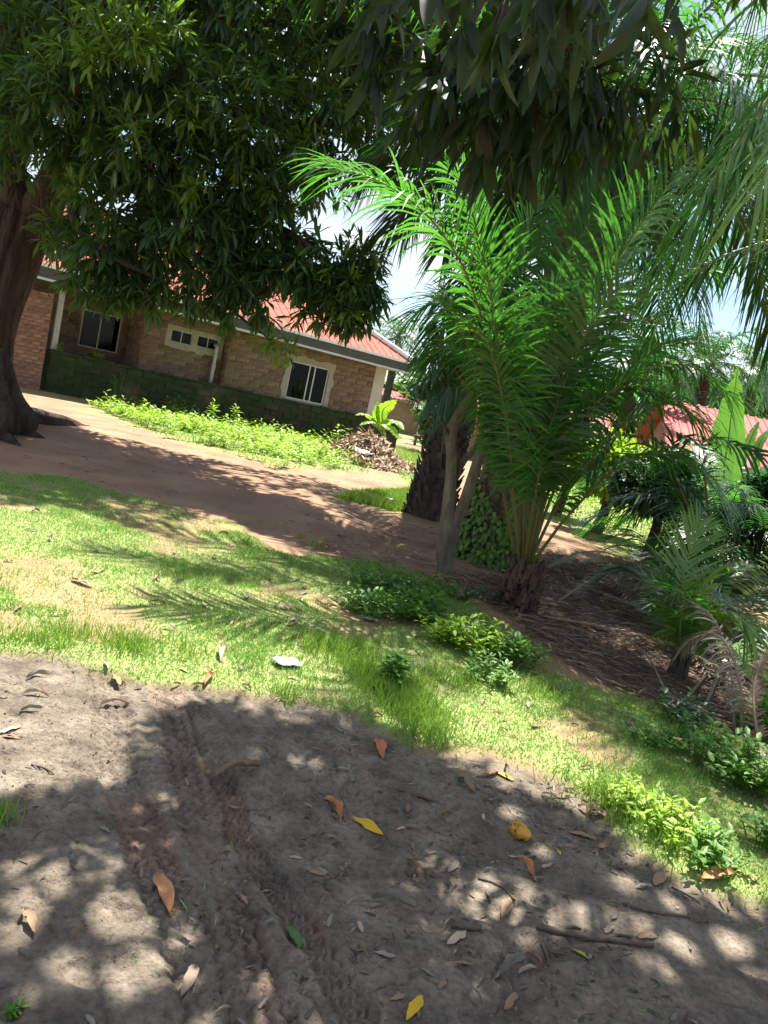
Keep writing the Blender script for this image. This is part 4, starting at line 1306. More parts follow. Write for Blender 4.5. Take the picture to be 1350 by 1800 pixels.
# young oil palm in the middle
yb = gpt(905, 1068)
yp = empty('oil_palm', yb, 0, 'young oil palm with tall bright green arching fronds and a short brown stump', 'palm')
palm_trunk(yp, [yb + np.array([0, 0, -0.08]), yb + np.array([0.0, 0, 0.14]), yb + np.array([0.02, 0, 0.3]), yb + np.array([0.03, 0, 0.42])], [0.135, 0.13, 0.11, 0.08], 'bark_stump', 150, 0.02, 0.98, 3, 0.085)
YF = [
    ([(915, 1000, 7.0), (882, 720, 6.9), (835, 520, 6.7), (770, 400, 6.5), (680, 325, 6.3), (575, 288, 6.2)], 0.78, 84, 0.55),
    ([(920, 1000, 7.0), (955, 760, 6.9), (1020, 580, 6.7), (1090, 450, 6.6), (1150, 360, 6.6), (1205, 285, 6.6)], 0.72, 80, 0.35),
    ([(915, 1000, 7.0), (895, 760, 6.7), (870, 560, 6.5), (845, 430, 6.4), (815, 330, 6.35), (790, 300, 6.3)], 0.66, 74, 0.35),
    ([(925, 1000, 7.0), (985, 760, 6.9), (1070, 590, 6.8), (1170, 500, 6.8), (1290, 470, 6.9)], 0.7, 74, 0.5),
    ([(910, 1000, 7.1), (865, 760, 7.3), (820, 600, 7.5), (775, 530, 7.6), (730, 550, 7.7)], 0.62, 66, 0.6),
    ([(925, 990, 7.0), (990, 800, 6.8), (1090, 680, 6.6), (1200, 640, 6.6), (1290, 700, 6.6)], 0.68, 70, 0.5),
    ([(930, 990, 7.0), (990, 870, 6.9), (1080, 760, 6.7), (1180, 710, 6.6), (1260, 770, 6.6)], 0.62, 66, 0.55),
    ([(932, 995, 7.0), (1000, 905, 6.8), (1090, 820, 6.6), (1190, 800, 6.5), (1260, 860, 6.4)], 0.55, 60, 0.55),
    ([(908, 990, 7.1), (872, 800, 7.2), (835, 660, 7.4), (790, 610, 7.5), (750, 630, 7.6)], 0.5, 60, 0.6),
    ([(915, 1000, 7.1), (915, 700, 7.3), (920, 500, 7.4), (935, 380, 7.5), (965, 320, 7.6)], 0.66, 74, 0.35),
    ([(918, 1000, 7.1), (940, 720, 7.2), (975, 540, 7.3), (1010, 430, 7.4), (1070, 350, 7.5)], 0.68, 74, 0.4),
    ([(920, 1000, 7.0), (950, 820, 6.6), (990, 680, 6.6), (1040, 570, 6.4), (1090, 500, 6.3)], 0.55, 66, 0.45),
    ([(914, 1000, 7.0), (900, 820, 6.8), (880, 680, 6.6), (850, 590, 6.5), (805, 560, 6.5)], 0.55, 60, 0.6),
    ([(924, 1000, 7.0), (960, 850, 6.8), (1020, 740, 6.6), (1090, 680, 6.5), (1160, 690, 6.5)], 0.55, 60, 0.6),
    ([(926, 1000, 7.1), (975, 860, 7.2), (1050, 720, 7.3), (1140, 620, 7.4), (1230, 590, 7.5)], 0.6, 64, 0.6),
    ([(918, 1000, 7.0), (925, 800, 6.8), (935, 660, 6.7), (950, 560, 6.6), (985, 500, 6.5)], 0.6, 66, 0.5),
    ([(915, 1000, 7.1), (890, 800, 7.5), (850, 640, 7.9), (810, 540, 8.3), (770, 520, 8.6)], 0.62, 60, 0.5),
    ([(922, 1000, 7.1), (965, 800, 7.5), (1030, 650, 7.9), (1100, 570, 8.2), (1170, 570, 8.5)], 0.62, 60, 0.5),
]
for pts, lf, n, dr in YF:
    frond(yp, px_limb(pts), lf * 1.12, int(n * 1.2), 'palm', 'rachis', 0.3, dr * 0.85, 0.0245, 0.32, 0.017, a0=72, a1=34)

# old oil palm with a dark trunk
bb = gpt(752, 908)
pb_ = empty('oil_palm', bb, 0, 'tall oil palm with a thick dark rough trunk', 'palm')
btop = bb + np.array([0.35, 0.1, 6.2])
palm_trunk(pb_, [bb + np.array([0, 0, -0.1]), bb + np.array([0.02, 0, 0.8]), bb + np.array([0.06, 0, 2.2]), bb + np.array([0.2, 0.05, 4.5]), btop], [0.37, 0.31, 0.25, 0.22, 0.26], 'bark_palm', 420, 0.0, 0.98, 7, 0.12)
for k in range(26):
    az = k * 2.39996 + 0.3
    el = math.radians(72 - 78 * (k / 26)) + rng.normal(0, 0.06)
    if math.sin(az) < -0.5 and el < 0.7:
        continue
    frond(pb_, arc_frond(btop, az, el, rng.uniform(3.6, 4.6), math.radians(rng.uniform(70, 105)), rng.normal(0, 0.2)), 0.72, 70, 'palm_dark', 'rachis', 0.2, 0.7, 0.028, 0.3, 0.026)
for pts in ([W(905, 250, 12), W(850, 420, 11.4), W(800, 520, 11), W(765, 600, 10.8), W(750, 680, 10.7)],
            [W(905, 250, 12), W(860, 470, 11.0), W(830, 590, 10.6), W(800, 690, 10.4), W(780, 740, 10.3)],
            [btop, W(800, 130, 11.4), W(700, 180, 11), W(640, 300, 11)],
            [btop, W(880, 380, 11.2), W(850, 520, 10.6), W(815, 630, 10.2), W(770, 710, 10.0)],
            [btop, W(890, 400, 11.0), W(880, 540, 10.3), W(860, 640, 10.0), W(825, 720, 9.8)]):
    pts[0] = btop
    frond(pb_, pts, 0.55, 80, 'palm_dark', 'rachis', 0.2, 0.7, 0.028, 0.3, 0.026)

# oil palm with ivy round its foot
cb = gpt(858, 985)
pc_ = empty('oil_palm', cb, 0, 'oil palm with brown scaly trunk wrapped in ivy at the foot', 'palm')
ctop = cb + np.array([0.30, 0.3, 5.4])
palm_trunk(pc_, [cb + np.array([0, 0, -0.1]), cb + np.array([0.0, 0, 0.7]), cb + np.array([0.05, 0.05, 1.8]), cb + np.array([0.2, 0.2, 3.8]), ctop], [0.40, 0.35, 0.29, 0.25, 0.28], 'bark_palm_brown', 330, 0.0, 0.98, 9, 0.14)
for k in range(28):
    az = k * 2.39996 + 1.1
    el = math.radians(75 - 70 * (k / 28)) + rng.normal(0, 0.06)
    if math.cos(az) < -0.15 and el < 1.0:
        continue
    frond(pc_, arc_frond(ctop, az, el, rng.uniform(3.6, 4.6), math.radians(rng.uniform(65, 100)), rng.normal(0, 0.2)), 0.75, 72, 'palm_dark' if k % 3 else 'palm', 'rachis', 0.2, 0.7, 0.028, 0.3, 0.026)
for az_, el_, L_ in ((150, 45, 2.4), (185, 55, 2.5), (215, 40, 2.5), (250, 35, 3.0), (120, 35, 2.8), (200, 15, 2.2)):
    frond(pc_, arc_frond(ctop, math.radians(az_), math.radians(el_), L_, math.radians(120)), 0.65, 70, 'palm_dark', 'rachis', 0.15, 0.7, 0.03, 0.3, 0.024)
for k in range(12):
    az = math.radians(-70 + 150 * k / 11)
    frond(pc_, arc_frond(ctop, az, math.radians(rng.uniform(5, 50)), rng.uniform(3.4, 4.4), math.radians(rng.uniform(60, 95))), 0.8, 80, 'palm_dark', 'rachis', 0.2, 0.7, 0.034, 0.3, 0.026)
# ivy
iv = empty('ivy', cb + np.array([0, -0.02, 0]), 0, 'small leaved green ivy clinging to the foot of the brown palm trunk', 'ivy')
n = 2600
a = rng.uniform(0, 2 * math.pi, n)
h = rng.uniform(0, 1, n) ** 1.15 * 1.05
topn = 0.75 + 0.35 * np.sin(a * 2 + 1) * 0.6 + rng.normal(0, 0.08, n)
kp = h < topn
a, h = a[kp], h[kp]
r_ = np.interp(h, [0, 0.35, 1.1], [0.47, 0.42, 0.38]) + np.abs(rng.normal(0, 0.035, len(a)))
P = np.stack([np.cos(a) * r_, np.sin(a) * r_, h + 0.01], 1)
out = np.stack([np.cos(a), np.sin(a), np.zeros(len(a))], 1)
D = norm(np.array([0, 0, -0.8]) + out * 0.5 + rand_dirs(len(a)) * 0.5)
V, T = scatter(L_ROUND, P, D, norm(out + rand_dirs(len(a)) * 0.4 + [0, 0, 0.5]), rng.uniform(0.045, 0.085, len(a)))
tag(mk('ivy_leaves', V, T, mat='ivy', parent=iv), kind='stuff')
g = Geo()
for k in range(9):
    a_ = k * 0.7 + rng.uniform(-0.2, 0.2)
    zz = np.linspace(-0.03, 0.8, 8)
    aa = a_ + 0.15 * np.sin(zz * 6 + k)
    g.tube(np.stack([np.cos(aa) * 0.43, np.sin(aa) * 0.43, zz], 1), 0.008, 5)
tag(g.build('vines', 'stem', iv, True), kind='stuff')

# oil palm off to the right, its fronds hanging into view
db = np.array([6.6, 7.4, 0.0]); db[2] = gz(6.6, 7.4)
pd_ = empty('oil_palm', db, 0, 'oil palm at the right edge with long hanging curtain-like leaflets', 'palm')
dtop = db + np.array([-0.2, 0, 5.3])
palm_trunk(pd_, [db + np.array([0, 0, -0.1]), db + np.array([0.0, 0, 0.9]), db + np.array([-0.1, 0, 3.0]), dtop], [0.38, 0.32, 0.25, 0.28], 'bark_palm', 80, 0.02, 0.98, 12, 0.24)
for pts, lf, n, dr, mt_ in (
    ([dtop, W(1440, 40, 6.9), W(1380, 130, 6.4), W(1310, 230, 6.1), W(1240, 340, 5.9), W(1190, 450, 5.8)], 0.78, 80, 0.75, 'palm'),
    ([dtop, W(1480, 330, 7.2), W(1410, 400, 6.8), W(1330, 430, 6.6), W(1250, 460, 6.4), W(1195, 520, 6.3)], 0.6, 66, 0.8, 'palm_dark'),
    ([dtop, W(1430, -60, 7.2), W(1330, 0, 7.0), W(1240, 90, 6.9), W(1170, 200, 6.9), W(1120, 320, 6.9)], 0.7, 74, 0.6, 'palm'),
    ([dtop, W(1400, -160, 8), W(1260, -90, 8.2), W(1150, 10, 8.4), W(1070, 130, 8.5), W(1020, 260, 8.5)], 0.7, 74, 0.6, 'palm'),
    ([dtop, W(1500, 80, 6.4), W(1430, 160, 5.9), W(1370, 250, 5.6), W(1330, 340, 5.4)], 0.75, 66, 0.8, 'palm_light')):
    frond(pd_, pts, lf, int(n * 1.2), mt_, 'rachis_green', 0.12, dr, 0.027, 0.2, 0.024)
for k in range(18):
    az = math.radians(-60 + k * 13)
    frond(pd_, arc_frond(dtop, az, math.radians(rng.uniform(10, 75)), 3.8, math.radians(85)), 0.75, 60, 'palm_dark', 'rachis', 0.2, 0.7, 0.028, 0.3, 0.026)

# young palm thicket on the right
eb = gpt(1235, 1010)
pe_ = empty('oil_palm', eb, 0, 'bushy glossy young oil palm filling the thicket below the red roof', 'palm')
palm_trunk(pe_, [eb + np.array([0, 0, -0.1]), eb + np.array([0, 0, 0.25]), eb + np.array([0.02, 0, 0.5])], [0.22, 0.2, 0.1], 'bark_palm', 40, 0.02, 0.95, 5, 0.18)
et = eb + np.array([0.02, 0, 0.4])
for k in range(20):
    az = k * 2.39996
    el = math.radians(82 - 50 * (k / 20))
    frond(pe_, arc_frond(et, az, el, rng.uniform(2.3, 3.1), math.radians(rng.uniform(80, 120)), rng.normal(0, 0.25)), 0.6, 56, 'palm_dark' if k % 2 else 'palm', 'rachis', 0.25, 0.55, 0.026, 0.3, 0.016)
for pts in ([et, W(1190, 860, 9), W(1140, 780, 8.7), W(1080, 770, 8.5), W(1030, 830, 8.4)], [et, W(1240, 850, 9), W(1230, 790, 8.6), W(1260, 770, 8.2), W(1330, 800, 8)], [et, W(1200, 870, 9), W(1180, 800, 8.4), W(1200, 770, 8), W(1250, 800, 7.6)]):
    frond(pe_, pts, 0.55, 56, 'palm_dark', 'rachis', 0.25, 0.5, 0.032, 0.3, 0.016)

e2b = gpt(1325, 1040)
pe2 = empty('oil_palm', e2b, 0, 'young oil palm behind the banana plant at the end of the thicket', 'palm')
palm_trunk(pe2, [e2b + np.array([0, 0, -0.1]), e2b + np.array([0, 0, 0.2]), e2b + np.array([0.02, 0, 0.4])], [0.2, 0.18, 0.1], 'bark_palm', 40, 0.02, 0.95, 5, 0.16)
for k in range(16):
    frond(pe2, arc_frond(e2b + np.array([0.02, 0, 0.35]), k * 2.39996 + 0.5, math.radians(80 - 55 * (k / 16)), rng.uniform(1.8, 2.5), math.radians(rng.uniform(80, 120)), rng.normal(0, 0.25)), 0.55, 54, 'palm_dark' if k % 3 else 'palm', 'rachis', 0.25, 0.55, 0.028, 0.3, 0.016)

# palm seedling with pale upright fronds
sb = gpt(1190, 1188)
ps_ = empty('palm_seedling', sb, 0, 'small palm seedling with pale yellow green fan of upright leaflets', 'palm')
st_ = sb + np.array([0, 0, 0.12])
g = Geo()
for k in range(7):
    a_ = k * 0.9
    g.tube([sb - sb + np.array([math.cos(a_) * 0.05, math.sin(a_) * 0.05, -0.04]), np.array([math.cos(a_) * 0.06, math.sin(a_) * 0.06, 0.2])], [0.035, 0.018], 6)
g.build('stem_base', 'bark_palm', ps_)
for pts, lf, n, dr, mm in (
    ([st_, W(1195, 1080, 5.9), W(1200, 1020, 5.9), W(1215, 960, 6.0), W(1228, 925, 6.1)], 0.42, 24, 0.1, 'palm_light'),
    ([st_, W(1210, 1090, 5.8), W(1235, 1030, 5.8), W(1262, 1000, 5.9), W(1290, 1000, 6.0)], 0.36, 22, 0.3, 'palm_light'),
    ([st_, W(1180, 1090, 6), W(1150, 1030, 6.2), W(1110, 1000, 6.3), W(1060, 1010, 6.4)], 0.42, 34, 0.35, 'palm_dark'),
    ([st_, W(1185, 1080, 5.9), W(1165, 1000, 5.9), W(1130, 950, 6.0), W(1090, 940, 6.1)], 0.45, 34, 0.35, 'palm_dark'),
    ([st_, W(1215, 1100, 5.7), W(1250, 1080, 5.6), W(1290, 1080, 5.5), W(1320, 1110, 5.4)], 0.4, 26, 0.5, 'palm_light'),
    ([st_, W(1195, 1110, 5.7), W(1200, 1060, 5.6), W(1195, 1040, 5.5), W(1180, 1035, 5.4)], 0.36, 26, 0.4, 'palm'),
    ([st_, W(1205, 1130, 5.75), W(1215, 1090, 5.7), W(1212, 1060, 5.7)], 0.25, 26, 0.1, 'palm_light')):
    frond(ps_, pts, lf, int(n * 1.3), mm, 'rachis_green', 0.3, dr, 0.021, 0.15, 0.010)

def dead_frond(pts, lf, n, mat, rmat, label, droop=0.5, t0=0.15, r0=0.02):
    pts = [np.asarray(p, float) for p in pts]
    b = pts[0].copy()
    e = empty('dead_frond', b, 0, label, 'palm frond')
    frond(e, pts, lf * 0.8, n, mat, rmat, t0, droop, 0.013, 0.1, r0 * 0.7, ragged=0.3)
    return e
dead_frond([gpt(1292, 1290), W(1285, 1180, 5.0), W(1255, 1090, 5.2), W(1200, 1050, 5.5), W(1130, 1020, 5.8)], 0.24, 44, 'palm_dead', 'rachis_dry', 'withered grey palm frond arching over the seedling', 0.8)
dead_frond([gpt(1305, 1300), W(1300, 1200, 4.9), W(1275, 1130, 5.0), W(1235, 1110, 5.2), W(1200, 1140, 5.4)], 0.2, 40, 'palm_dead', 'rachis_dry', 'broken grey palm frond folded over beside the seedling', 0.9)
dead_frond([gpt(1345, 1420), W(1338, 1330, 4.3), W(1325, 1240, 4.5), W(1335, 1170, 4.7), W(1380, 1120, 4.9)], 0.13, 90, 'palm_rust', 'rachis_dry', 'rust brown dead frond standing among the weeds at the bank', 0.4)
dead_frond([gpt(960, 1090, 0.03), gpt(1080, 1120, 0.07), gpt(1200, 1160, 0.10), gpt(1290, 1215, 0.06)], 0.32, 50, 'palm_rust', 'rachis_dry', 'brown dead frond lying flat on the litter below the young palm', 0.05, 0.1)
dead_frond([gpt(1010, 1030, 0.03), gpt(1090, 1075, 0.12), gpt(1160, 1120, 0.15), gpt(1250, 1200, 0.05)], 0.32, 46, 'palm_dead', 'rachis_dry', 'grey dead frond lying on the litter in front of the path', 0.08, 0.1)
dead_frond([gpt(930, 1015, 0.03), gpt(990, 1010, 0.15), gpt(1060, 1035, 0.18), gpt(1120, 1080, 0.06)], 0.4, 50, 'palm_dead', 'rachis_dry', 'grey green cut frond heaped right behind the young palm stump', 0.12, 0.1)
dead_frond([gpt(1240, 1190, 0.02), gpt(1180, 1250, 0.08), gpt(1120, 1160, 0.1), gpt(1010, 1080, 0.04)], 0.2, 26, 'palm_rust', 'rachis_dry', 'bare dead frond stalk slanting across the litter', 0.1, 0.3)

tang = [((950, 1010), (1010, 1000), (1080, 1010), (1140, 1050), 'grey frond tip resting on the tangle behind the stump'), ((980, 1060), (1050, 1045), (1130, 1060), (1190, 1100), 'grey frond sprawled from the stump towards the seedling'), ((1100, 1000), (1130, 1020), (1150, 1060), (1160, 1110), 'grey frond bent down beside the path'), ((1020, 1000), (1070, 985), (1130, 995), (1180, 1030), 'dull frond lying along the edge of the path'), ((1240, 1240), (1270, 1180), (1290, 1120), (1330, 1090), 'pale dry frond leaning behind the withered frond'), ((1150, 1120), (1210, 1110), (1270, 1130), (1330, 1170), 'dry frond lying past the seedling towards the bank')]
for k, (p0, p1, p2, p3, lb) in enumerate(tang):
    dead_frond([gpt(*p0, 0.02), gpt(*p1, 0.22), gpt(*p2, 0.25), gpt(*p3, 0.05)], 0.38, 80, 'palm_dead' if k % 2 else 'palm_dull', 'rachis_dry', lb, 0.35, 0.12)
def seedling(px, py, H_, nf, mat, label, sp=1.0):
    b = gpt(px, py)
    e = empty('palm_seedling', b, 0, label, 'palm')
    for k in range(nf):
        frond(e, arc_frond(b + np.array([0, 0, -0.03]), k * 2.39996 + px, math.radians(84 - 40 * k / nf), H_ * rng.uniform(0.75, 1.1), math.radians(rng.uniform(50, 95) * sp), rng.normal(0, 0.2)), H_ * 0.3, 28, mat, 'rachis_green', 0.32, 0.35, 0.02, 0.2, 0.009)
    return e
seedling(1285, 1150, 1.3, 8, 'palm_dull', 'dull green palm seedling standing behind the dry fronds')
seedling(1345, 1170, 1.3, 8, 'palm_dark', 'dark palm seedling at the far end of the bank')
seedling(1120, 1045, 1.0, 7, 'palm_dull', 'dull palm seedling beside the path, next to the tangle')
seedling(1345, 1260, 0.9, 7, 'palm_light', 'pale palm seedling behind the rust brown frond')
seedling(1230, 1085, 1.1, 8, 'palm_dark', 'dark palm seedling right behind the pale one')
# distant palms
def far_palm(px, py, y, R, label, group=None, mat='palm_hazy', nf=22, low=-25):
    c = W(px, py, y)
    z0 = gz(c[0], c[1])
    e = empty('oil_palm', (c[0], c[1], z0), 0, label, 'palm', group)
    g = Geo()
    trunk_geo(g, [(0, 0, -0.3), (0.1, 0, (c[2] - z0) * 0.5), (0, 0, c[2] - z0)], [0.3, 0.25, 0.28], 10, 14, 0.1)
    g.build('trunk', 'bark_palm', e, True)
    for k in range(nf):
        el = math.radians(80 + (low - 80) * k / nf)
        frond(e, arc_frond(c, k * 2.39996, el, R * rng.uniform(0.85, 1.1), math.radians(80)), R * 0.24, 30, mat, 'rachis', 0.15, 0.6, R * 0.022, 0.3, 0.03, seg=3)
    return e
far_palm(700, 592, 52, 3.0, 'distant palm crown, coloured pale as if by haze, rising behind the bungalow roof corner')
far_palm(1245, 640, 34, 3.2, 'dark palm crown standing behind the faded red roof', mat='palm_dark')
far_palm(1330, 655, 44, 3.0, 'smaller palm crown over the far end of the red roof', mat='palm_hazy')
far_palm(1120, 640, 30, 3.0, 'palm behind the red roof, half hidden by the young palm fronds', mat='palm_dark')

# distant leafy trees
def far_tree(px, py, y, r, label, mat='far_leaf', dens=34, lsz=0.62):
    c = W(px, py, y)
    z0 = gz(c[0], c[1])
    e = empty('leafy_tree', (c[0], c[1], z0), 0, label, 'tree')
    H_ = c[2] - z0
    g = Geo()
    trunk_geo(g, [(0, 0, -0.3), (0.1 * r, 0, H_ * 0.5), (0, 0, H_)], [0.12 * r, 0.09 * r, 0.05 * r], 10, 14, 0.1)
    for k in range(5):
        a_ = k * 1.3
        g.tube(smooth_path([(0, 0, H_ * 0.6), (math.cos(a_) * r * 0.4, math.sin(a_) * r * 0.4, H_ * 0.85), (math.cos(a_) * r * 0.7, math.sin(a_) * r * 0.7, H_ + 0.1 * r)], 6), np.linspace(0.05 * r, 0.015 * r, 6), 6)
    g.build('trunk', 'bark', e, True)
    cl = []
    for k in range(13):
        d = rand_dirs(1)[0]
        cl.append((np.array([0, 0, H_]) + d * np.array([0.8, 0.8, 0.6]) * r * rng.uniform(0.3, 0.8), r * rng.uniform(0.28, 0.48)))
    P, D = crown_clusters(cl, dens / (r * r) * 9)
    V, T = rosettes(P, D, 7, lsz, L_FAR, 0.25)
    tag(mk('crown', V, T, mat=mat, parent=e), kind='stuff')
    return e
far_tree(705, 700, 62, 3.6, 'rounded green tree behind the mud walled house')
far_tree(760, 705, 58, 3.4, 'leafy tree behind the leaning pole')
far_tree(770, 745, 34, 1.5, 'low leafy shrub beside the dark palm trunk', lsz=0.3)
far_tree(850, 690, 48, 4.5, 'broad tree behind the earth block house')
far_tree(960, 720, 44, 4.2, 'tree behind the young palm fronds')
far_tree(1335, 700, 52, 4.0, 'pale rounded tree over the end of the red roof')
far_tree(1200, 690, 60, 4.5, 'tall tree behind the middle of the faded red roof')
far_tree(1080, 740, 42, 4.0, 'green tree left of the faded red roof')
far_tree(560, 620, 70, 5.0, 'tree hidden behind the bungalow roof')

far_tree(1075, 820, 15, 1.0, 'bright leafy bush beyond the path, in front of the red roofed house', 'weed_bright', 40, 0.16)
far_tree(1000, 800, 17, 1.1, 'leafy bush beyond the path, half behind the young palm', 'weed', 40, 0.18)
far_tree(1165, 850, 12, 0.8, 'dark leafy bush in the thicket next to the glossy palm', 'weed_dark', 44, 0.16)
far_tree(1340, 900, 12, 0.9, 'dark bush behind the drooping banana leaves', 'weed_dark', 44, 0.16)
# ------------------------------------------------------------------ banana plants
def banana_leaf(e, pts, wmax, mat, splits=10, side=None, fold=0.25, name='leaf'):
    off = np.array(e.location)
    n = 26
    P = smooth_path(np.asarray(pts, float) - off, n)
    Tn = norm(np.gradient(P, axis=0))
    if side is None:
        hd = P[-1] - P[0]; hd[2] = 0
        side = np.cross(norm(hd), [0, 0, 1.0]) if np.linalg.norm(hd) > 0.1 else np.array([1.0, 0, 0])
    g = Geo()
    u = np.linspace(0, 1, n)
    w = wmax * np.clip(np.sin(np.pi * np.clip((u - 0.16) / 0.84, 0, 1) ** 0.72), 0, 1) ** 0.7
    sp = set(rng.choice(np.arange(7, n - 2), min(splits, n - 10), replace=False)) if splits else set()
    for sg in (1, -1):
        for i in range(n - 1):
            if w[i] + w[i + 1] < 0.005:
                continue
            vs_ = []
            for j in (i, i + 1):
                s_ = norm(side - Tn[j] * (Tn[j] @ side))
                nr = np.cross(s_, Tn[j])
                nr = nr if nr[2] > 0 else -nr
                dn = 0.0
                if i in sp:
                    dn = 0.12 * wmax * (j == i + 1)
                wa = w[j] * (1 + 0.05 * math.sin(j * 1.9 + sg))
                vs_.append((P[j], P[j] + s_ * sg * wa * 0.55 + nr * fold * wa * 0.5, P[j] + s_ * sg * (wa - dn) + nr * (fold * wa * 0.25) - np.array([0, 0, 1]) * wa * 0.12 - Tn[j] * dn))
            (a, b, c), (d, f_, h_) = vs_
            g.add([a, b, c, d, f_, h_], Q=[(0, 1, 4, 3), (1, 2, 5, 4)])
    lf = g.build(name, mat, e)
    q = Geo(); q.tube(P, np.linspace(0.022, 0.005, n), 6); q.build('midrib', 'rachis_green', lf, True)
    return lf

nbp = gpt(668, 800)
np_y = 24.0
c_ = W(668, 790, np_y); c_[2] = gz(c_[0], c_[1])
bn = empty('banana_plant', c_, 0, 'small sunlit banana plant beside the dry leaf heap at the house corner', 'banana plant')
g = Geo(); g.tube(smooth_path([(0, 0, -0.1), (0.02, 0, 0.4), (0.02, 0, 0.8)], 6), [0.1, 0.09, 0.08, 0.07, 0.06, 0.05], 10); g.build('stem', 'stem', bn, True)
t_ = c_ + np.array([0.02, 0, 0.7])
for pts, wm in (([t_, W(672, 725, 23.8), W(684, 712, 23.7), W(698, 703, 23.6)], 0.24), ([t_, W(662, 735, 23.8), W(662, 720, 23.7), W(664, 706, 23.7)], 0.2),
                ([t_, W(655, 738, 23.6), W(640, 728, 23.4), W(624, 730, 23.2)], 0.22), ([t_, W(680, 742, 23.6), W(698, 742, 23.4), W(710, 756, 23.2)], 0.24), ([t_, W(676, 748, 23.4), W(690, 755, 23.2), W(700, 772, 23.0)], 0.2), ([t_, W(658, 745, 23.4), W(645, 742, 23.2), W(632, 748, 23)], 0.16)):
    banana_leaf(bn, pts, wm, 'banana_bright', 5)

b2 = gpt(1300, 1000)
bn2 = empty('banana_plant', b2, 0, 'banana plant with one tall upright leaf and drooping torn leaves in the thicket', 'banana plant')
g = Geo(); g.tube(smooth_path([(0, 0, -0.1), (0, 0, 0.6), (-0.03, 0, 1.2)], 8), np.linspace(0.13, 0.07, 8), 12); g.build('stem', 'stem', bn2, True)
t2 = b2 + np.array([-0.03, 0, 1.1])
YB = float(b2[1])
for pts, wm, sd2 in (([t2, W(1275, 850, YB), W(1282, 760, YB), W(1297, 645, YB)], 0.36, (1.0, 0.0, 0.2)), ([t2, W(1310, 860, YB - .2), W(1325, 880, YB - .5), W(1320, 1000, YB - .8)], 0.25, None),
                     ([t2, W(1290, 880, YB - .3), W(1290, 900, YB - .6), W(1312, 1000, YB - .9)], 0.2, (0.8, 0.5, 0)), ([t2, W(1330, 800, YB), W(1350, 760, YB), W(1380, 750, YB)], 0.2, None),
                     ([t2, W(1240, 830, YB - .2), W(1200, 790, YB - .4), W(1160, 800, YB - .6)], 0.2, None), ([t2, W(1330, 850, YB - .4), W(1360, 830, YB - .7), W(1400, 880, YB - 1)], 0.2, None), ([t2, W(1300, 830, YB + .3), W(1320, 770, YB + .5), W(1335, 740, YB + .6)], 0.12, None)):
    banana_leaf(bn2, pts, wm, 'banana', 3, sd2)
# ------------------------------------------------------------------ forked tree
fb = gpt(780, 1006)
ft = empty('forked_tree', fb, 0, 'slim grey forked tree with two bare smooth trunks beside the palms', 'tree')
yf = float(fb[1])
g = Geo()
trunk_geo(g, [rel(v, ft) for v in (fb + np.array([0, 0, -0.1]), fb + np.array([0.0, 0, 0.08]), W(783, 968, yf), W(788, 932, yf), W(789, 900, yf), W(792, 850, yf), W(794, 805, yf), W(792, 772, yf), W(797, 748, yf), W(815, 715, yf), W(832, 690, yf))], [0.092, 0.078, 0.098, 0.108, 0.078, 0.062, 0.058, 0.058, 0.06, 0.048, 0.04], 20, 60, 0.12, 0.2, 4, 3, 0.25)
g.build('trunk', 'bark_grey', ft, True)
for pts, rad in (
    ([(790, 950, yf), (800, 918, yf - .02), (814, 888, yf - .05), (830, 841, yf - .1), (843, 802, yf - .1), (858, 770, yf - .1), (880, 725, yf - .1), (905, 660, yf)], [0.06, 0.064, 0.06, 0.057, 0.055, 0.052, 0.046, 0.035]),
    ([(795, 850, yf), (804, 832, yf + .03), (817, 808, yf + .08), (833, 792, yf + .12), (846, 762, yf + .2), (852, 710, yf + .3)], [0.03, 0.036, 0.034, 0.032, 0.028, 0.018]),
    ([(790, 772, yf), (780, 745, yf - .1), (772, 735, yf - .2)], [0.03, 0.015, 0.008]),
    ([(832, 692, yf), (838, 640, yf), (850, 580, yf + .1)], [0.05, 0.035, 0.015]),
    ([(832, 692, yf), (800, 650, yf - .1), (770, 610, yf - .2)], [0.035, 0.025, 0.01]),
    ([(905, 662, yf), (920, 600, yf + .1), (930, 540, yf + .2)], [0.04, 0.03, 0.012])):
    g = Geo(); trunk_geo(g, [rel(v, ft) for v in px_limb(pts)], rad, 12, 22, 0.08, 0, 3, 6, 0.25); g.build('branch', 'bark_grey', ft, True)
fcl = [(W(a, b, yf + d) - np.array(ft.location), r) for a, b, d, r in ((845, 590, 0, .4), (790, 610, -.1, .25), (765, 640, 0, .2), (930, 540, .2, .45), (870, 640, 0, .3), (800, 550, .2, .35), (770, 660, 0, .2), (880, 560, .3, .4))]
P, D = crown_clusters(fcl, 130)
V, T = rosettes(P, D, 8, 0.17, L_MANGO_LO, 0.6)
tag(mk('crown', V, T, mat='weed_dark', parent=ft), kind='stuff')

# ------------------------------------------------------------------ grass, weeds, litter
def sample(poly, n, dens=None):
    xs = [p[0] for p in poly]; ys = [p[1] for p in poly]
    out = []
    k = 0
    while k < n:
        m = n * 2
        x, y = rng.uniform(min(xs), max(xs), m), rng.uniform(min(ys), max(ys), m)
        ok = sdpoly(x, y, poly) > 0
        x, y = x[ok], y[ok]
        if dens is not None and len(x):
            ok = rng.uniform(size=len(x)) < dens(x, y)
            x, y = x[ok], y[ok]
        out.append(np.stack([x, y], 1)); k += len(x)
        if len(x) == 0:
            break
    return np.vstack(out)[:n]

